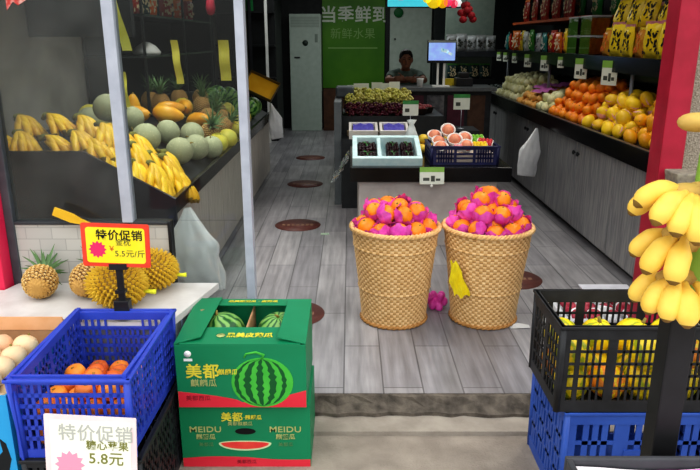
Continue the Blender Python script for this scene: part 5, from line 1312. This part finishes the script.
# foam box and wrapped fruit behind the right crates
r = empty('foam_box', (1.36, 3.25, 0), label='white foam box of net-wrapped red apples behind the black crate', cat='box')
for nm, c, dd in (('bottom_panel', (0, 0, .015), (.54, .34, .03)), ('front_wall', (0, -.155, .12), (.54, .03, .24)), ('back_wall', (0, .155, .12), (.54, .03, .24)), ('side_wall', (-.255, 0, .12), (.03, .28, .24)), ('side_wall', (.255, 0, .12), (.03, .28, .24))):
    MB().box(c, dd).build(nm, mat('grey_white_foam', '#b4b6ba', '#c4c6ca', rough=.8), r, bevel=.008)
MB().bx(-.25, .25, -.135, .135, .03, .18).build('packing_block', mat('grey_white_foam', '#b4b6ba'), r)
q = foamed('apple', apb(), mat('maroon_apple_skin', '#8a2038', '#b03a4a', rough=.4), 'maroon apple in a white net in the foam box behind the black crate', 'apple', 'net-wrapped apples in the foam box', False)
MB().lathe([(.3*.043, -.86*.043), (.75*.043, -.7*.043), (.98*.043, -.3*.043), (1.07*.043, .1*.043), (1.1*.043, .3*.043)], 16, fn=lambda w_, z: 1 + .05 * math.sin(8 * w_)).build('foam_net', mat('white_foam_net', '#dfe3e6', '#f0f2f3'), q)
q = Proto(q)
for i in range(5):
    for j in range(3): q.put((1.36 + (i - 2) * .092, 3.25 + (j - 1) * .092, .224), (R.uniform(-.8, .8), R.uniform(-.8, .8), 0))
b = MB(); b.hexa([(-.12, -.06, 0), (.12, -.06, 0), (.12, .06, 0), (-.12, .06, 0)], [(-.135, -.075, .03), (.135, -.075, .03), (.135, .075, .03), (-.135, .075, .03)])
tag(b.build('foam_tray', mat('pale_lilac_foam', '#c4c4cc', '#d0d0d8', rough=.8), loc=(1.40, 3.36, .27)), 'pale foam tray lying on the apples behind the black crate', 'tray')

# ------------------------------------------------------------------ bags
def limp_bag(label, loc, rot, w, h, d, m, seed=1, nm='hanging_bag'):
    b = MB(); n = 24; c = 44; vs = []; fs = []; r = random.Random(seed)
    ph = [r.uniform(0, 6) for _ in range(4)]
    for i in range(n + 1):
        t = i / n
        wd = w / 2 * (.12 + .88 * min(1, (t / .45)) ** 1.1) * (1 - .12 * max(0, t - .8) / .2); dp = d / 2 * (.18 + .82 * min(1, t / .5)) * (1 - .5 * max(0, t - .75) / .25)
        for k in range(c):
            a = 2 * PI * k / c; f_ = 1 + .07 * math.sin(3 * a + 5 * t + ph[0]) + .05 * math.sin(5 * a - 9 * t + ph[1]) + .045 * math.sin(9 * a + 6 * t + ph[3]) + .025 * math.sin(14 * a - 17 * t)
            vs.append((wd * math.cos(a) * f_ + .05 * w * math.sin(4 * t + ph[2]), dp * math.sin(a) * f_, -h * t))
    for i in range(n):
        for k in range(c): fs.append((i*c+k, i*c+(k+1) % c, (i+1)*c+(k+1) % c, (i+1)*c+k))
    fs.append(tuple(range(n*c, n*c+c)))
    b.add(vs, fs); return tag(b.build(nm, m, loc=loc, rot=rot), label, 'bag')
wb = mat('white_bag_film', '#d8dade', '#eceef0', rough=.35, scale=7, bump=.4, bscale=18)
clear = glass_mat('translucent_bag_film', '#e8ecee', .18, .55, '#ffffff', 1.5)
limp_bag('translucent white bag hanging from the near corner of the left counter', (-.875, 3.40, .745), (0, -.12, 0), .30, .48, .12, clear, 4)
limp_bag('white plastic bag hanging at the far corner of the left counter', (-.89, 7.5, .92), (0, -.2, 0), .15, .40, .08, wb, 2)
ob = limp_bag('white plastic bag tied to the right counter cabinet door', (1.76, 6.28, .80), (0, .16, .5), .25, .46, .05, wb, 3)

# ------------------------------------------------------------------ hanging things behind the window
ys = mat('yellow_paper_strip', '#c9c040', '#d6ce58', rough=.6)
def strip(label, top, bot, w):
    t, b_ = Vector(top), Vector(bot); n = 8; vs = []
    for i in range(n + 1):
        p = t.lerp(b_, i / n); p.y += .012 * math.sin(i * 1.1); vs += [(p.x - w/2, p.y, p.z), (p.x + w/2, p.y + .006, p.z)]
    b = MB(); b.add(vs, [(2*i, 2*i+1, 2*i+3, 2*i+2) for i in range(n)]); tag(b.build('hanging_strip', ys), label, 'strip', None)
strip('long yellow paper strip hanging high behind the window beside the first post', (-1.16, 3.3, 1.95), (-1.075, 3.3, 1.55), .045)
strip('yellow paper strip hanging over the melons, in the middle of the window', (-1.36, 5.3, 1.60), (-1.33, 5.3, 1.27), .055)
strip('yellow paper strip hanging over the melons nearest the second post', (-1.09, 5.9, 1.60), (-1.08, 5.9, 1.26), .09)
strip('yellow paper strip low behind the window beside the first post', (-1.50, 4.45, 1.40), (-1.49, 4.45, 1.17), .05)
b = MB(); b.lathe([(.0, 0), (.11, 0), (.12, .02), (.08, .07), (.03, .10), (0, .105)], 20); tag(b.build('white_bowl', mat('white_plastic', '#e4e5e2'), loc=(-1.75, 5.9, 1.48)), 'upturned white bowl on the dark wall shelf over the left counter', 'bowl')
RPK = Proto(pouch(.15, .2, .06, [mat('dark_red_film', '#8a1f1a'), mat('orange_seal', '#d8661c'), mat('pale_print', '#d8c8a0')], 'red packet on the top shelf of the left wall', 'red packets on the left wall shelf', seed=50))
OPK = Proto(pouch(.15, .2, .06, [mat('orange_snack_film', '#d8601c', '#e8823a'), mat('orange_seal', '#d8661c'), mat('pale_print', '#d8c8a0')], 'orange packet on the top shelf of the left wall', 'orange packets on the left wall shelf', seed=51))
DPK = Proto(pouch(.15, .2, .06, [mat('dark_teal_film', '#123a3a', '#1c4a44', rough=.3), mat('green_seal', '#3f8a3a'), mat('pale_print', '#d8c8a0')], 'dark packet on the lower shelf of the left wall', 'dark packets on the left wall shelf', seed=52))
for j in range(5): (RPK if j % 2 == 0 else OPK).put((-1.72, 5.6 + j * .45, 1.80), (0, 0, PI/2 + R.uniform(-.8, -.2)))
for j in range(7): DPK.put((-1.75, 5.55 + j * .38, 1.80 if j % 2 else 2.17), (0, 0, PI/2 + R.uniform(-.8, -.2)))
b = MB(); b.lathe([(0, -.16), (.028, -.15), (.04, -.10), (.03, -.04), (.012, 0), (.004, .10)], 12); tag(b.build('hanging_lantern', mat('lantern_red', '#a8203a', '#c0304a', rough=.5), loc=(-1.12, 5.6, 1.95)), 'small red lantern hanging behind the window near the second post', 'lantern')
b = MB(); b.tube([(-2.1, 3.25, 1.935), (-.5, 3.25, 1.935)], .012, 8); tag(b.build('hanging_rail', mat('dull_rail', '#4a4d4c', rough=.5)), 'thin horizontal rail hung across behind the window', 'rail')

# ------------------------------------------------------------------ banana stalk at the right foreground
bs = empty('banana_stand', (.738, 1.37, -.1), label='black square post carrying the banana stalk in the right foreground', cat='stand')
MB().bx(-.029, .029, -.029, .029, 0, 1.12).build('post', mat('matt_black_post', '#131315', '#1b1b1e', rough=.5), bs, bevel=.004)
MB().lathe([(.14, 0), (.14, .012), (.03, .03)], 24).build('foot_plate', mat('matt_black_post', '#131315'), bs)
sa = empty('banana_stalk', (.758, 1.36, 1.02), label='green banana stalk with ripe yellow hands hanging in the right foreground', cat='bananas')
b = MB(); b.tube([(.0, 0, .0), (.002, 0, .12), (.005, .002, .30), (.012, .0, .48), (.02, 0, .70)], [.022, .030, .034, .037, .038], 14); b.build('green_stem', mat('stalk_green', '#7fae3a', '#9cc25a', rough=.5, scale=9, stretch=(1, 1, .2)), sa)
mb2 = mat('pale_ripe_banana', '#f2cc5c', '#ecb944', rough=.5, scale=14, lo=.42, hi=.75)
mtip = mat('banana_dry_tip', '#8a6a30', '#6a5024', rough=.8)
fm_mesh = None
def finger(parent, p, d, L, r, bend, roll=0):
    """one plump banana from crown point p, heading along d and curling towards down"""
    d = Vector(d).normalized(); side = d.cross(Vector((0, 0, 1))).normalized(); n = 15; pts = []; rad = []
    cur = d.copy(); q = Vector(p); st = L / (n - 1)
    for i in range(n):
        t = i / (n - 1); pts.append(q.copy())
        rad.append(r * (.36 + .1 * t if t < .12 else min(1, .38 + 2.2 * (t - .12)) if t < .42 else 1 if t < .72 else max(.22, 1 - ((t - .72) / .28) ** 2.3 * .8)))
        cur = (Matrix.Rotation(-bend / (n - 1), 3, side) @ cur).normalized(); q = q + cur * st
    b = MB(); b.tube(pts, rad, 12)
    for i, f in enumerate(b.f):
        if len(f) > 4 or i >= (n - 2) * 12: b.m[i] = 1
    o = b.build('banana', [mb2, mtip], parent)
    return o
def hand(name, z, fingers):
    hp = empty(name); hp.parent = sa; hp.location = (0, 0, z)
    b = MB(); b.ball((-.055, -.012, .0), (.040, .026, .020), 12); b.tube([(0, 0, .0), (-.04, -.01, .002)], [.022, .02], 8); b.build('cushion', mat('banana_cushion', '#c8a858', '#b08a48', rough=.7), hp)
    for p, d, L, r, bend in fingers: finger(hp, p, d, L * .86, r * 1.1, bend)
hand('banana_hand', .275, [((-.06, -.01, .004), (-.75, -.10, .25), .135, .0205, 1.15), ((-.065, -.03, .002), (-.72, -.42, -.02), .130, .0205, 1.0), ((-.055, -.035, -.002), (-.55, -.6, -.25), .125, .021, .9), ((-.05, -.04, -.004), (-.22, -.85, -.35), .130, .0215, 1.0), ((-.03, -.04, -.004), (.08, -.85, -.35), .122, .0215, 1.1),
      ((-.065, .01, -.004), (-.85, .25, -.05), .125, .020, 1.0)])
hand('banana_hand', .185, [((-.06, -.02, .0), (-.75, -.25, -.3), .135, .0215, .8), ((-.055, -.035, .0), (-.42, -.55, -.5), .130, .022, .6), ((-.06, .01, 0), (-.9, .2, -.2), .12, .020, .9)])
hand('banana_hand', .085, [((-.06, -.02, .0), (-.70, -.35, -.1), .120, .0205, 1.3), ((-.055, -.035, .0), (-.48, -.6, -.15), .120, .021, 1.2), ((-.045, -.04, -.004), (-.2, -.8, -.2), .122, .022, 1.1), ((-.02, -.04, -.004), (.12, -.85, -.2), .125, .022, 1.1), ((-.06, .01, 0), (-.8, .2, -.2), .115, .020, 1.2)])
hand('banana_hand', .16, [((.0, -.05, .01), (.25, -.85, -.1), .130, .022, 1.2), ((.03, -.045, .01), (.55, -.7, -.1), .130, .022, 1.2)])
hand('banana_hand', .42, [((-.02, -.04, .0), (-.35, -.8, -.1), .12, .021, 1.1), ((.0, -.045, 0), (.1, -.8, -.1), .12, .021, 1.1), ((.03, -.04, 0), (.5, -.7, -.1), .12, .021, 1.1)])

# foreground tray on a low table
ft = empty('low_table', (.93, 1.12, -.1), label='low black table at the bottom right corner of the picture', cat='table')
MB().bx(-.45, .45, -.2, .15, .568, .598).build('tabletop', black_plastic, ft)
for sx in (-1, 1):
    for sy in (-.17, .12): MB().bx(sx*.42-.02, sx*.42+.02, sy-.02, sy+.02, 0, .568).build('leg', black_plastic, ft)
r = empty('foreground_tray', (.955, 1.12, .50), label='dark-rimmed tray lined with white paper with a magenta band, bottom right', cat='tray'); r.name = 'fruit_tray'
w_, d_, h_ = .94, .34, .20
for x0, x1, y0, y1 in ((-w_/2, w_/2, -d_/2, -d_/2+.014), (-w_/2, w_/2, d_/2-.014, d_/2), (-w_/2, -w_/2+.014, -d_/2+.014, d_/2-.014), (w_/2-.014, w_/2, -d_/2+.014, d_/2-.014)): MB().bx(x0, x1, y0, y1, 0, h_).build('tray_wall', mat('charcoal_plastic', '#3a3b3f', '#46474c', rough=.5), r, bevel=.004)
MB().bx(-w_/2+.014, w_/2-.014, -d_/2+.014, d_/2-.014, 0, .01).build('tray_base', black_plastic, r)
b = MB(); vs = []; n = 16
for i in range(n + 1):
    for j in range(9): vs.append((-w_/2 + .018 + (w_ - .036) * i / n, -d_/2 + .018 + (d_ - .036) * j / 8, h_ - .022 + .006 * math.sin(i * .9 + j)))
b.add(vs, [(i*9+j, (i+1)*9+j, (i+1)*9+j+1, i*9+j+1) for i in range(n) for j in range(8)]); b.build('white_paper', mat('white_pink_paper', '#f0e6ea', '#f6f0f2', rough=.6), r)
b = MB(); vs = []
for i in range(n + 1):
    t = i / n; x = -w_/2 + .02 + (w_ - .04) * t; y = .07 + .065 * min(1, t * 2.0); z = h_ - .012 + .006 * math.sin(i * .9)
    vs += [(x, y, z), (x, y + .028, z + .004)]
b.add(vs, [(2*i, 2*i+2, 2*i+3, 2*i+1) for i in range(n)]); b.build('magenta_band', mat('magenta_ribbon', '#c83aa8', '#d84ab8', rough=.4), r)
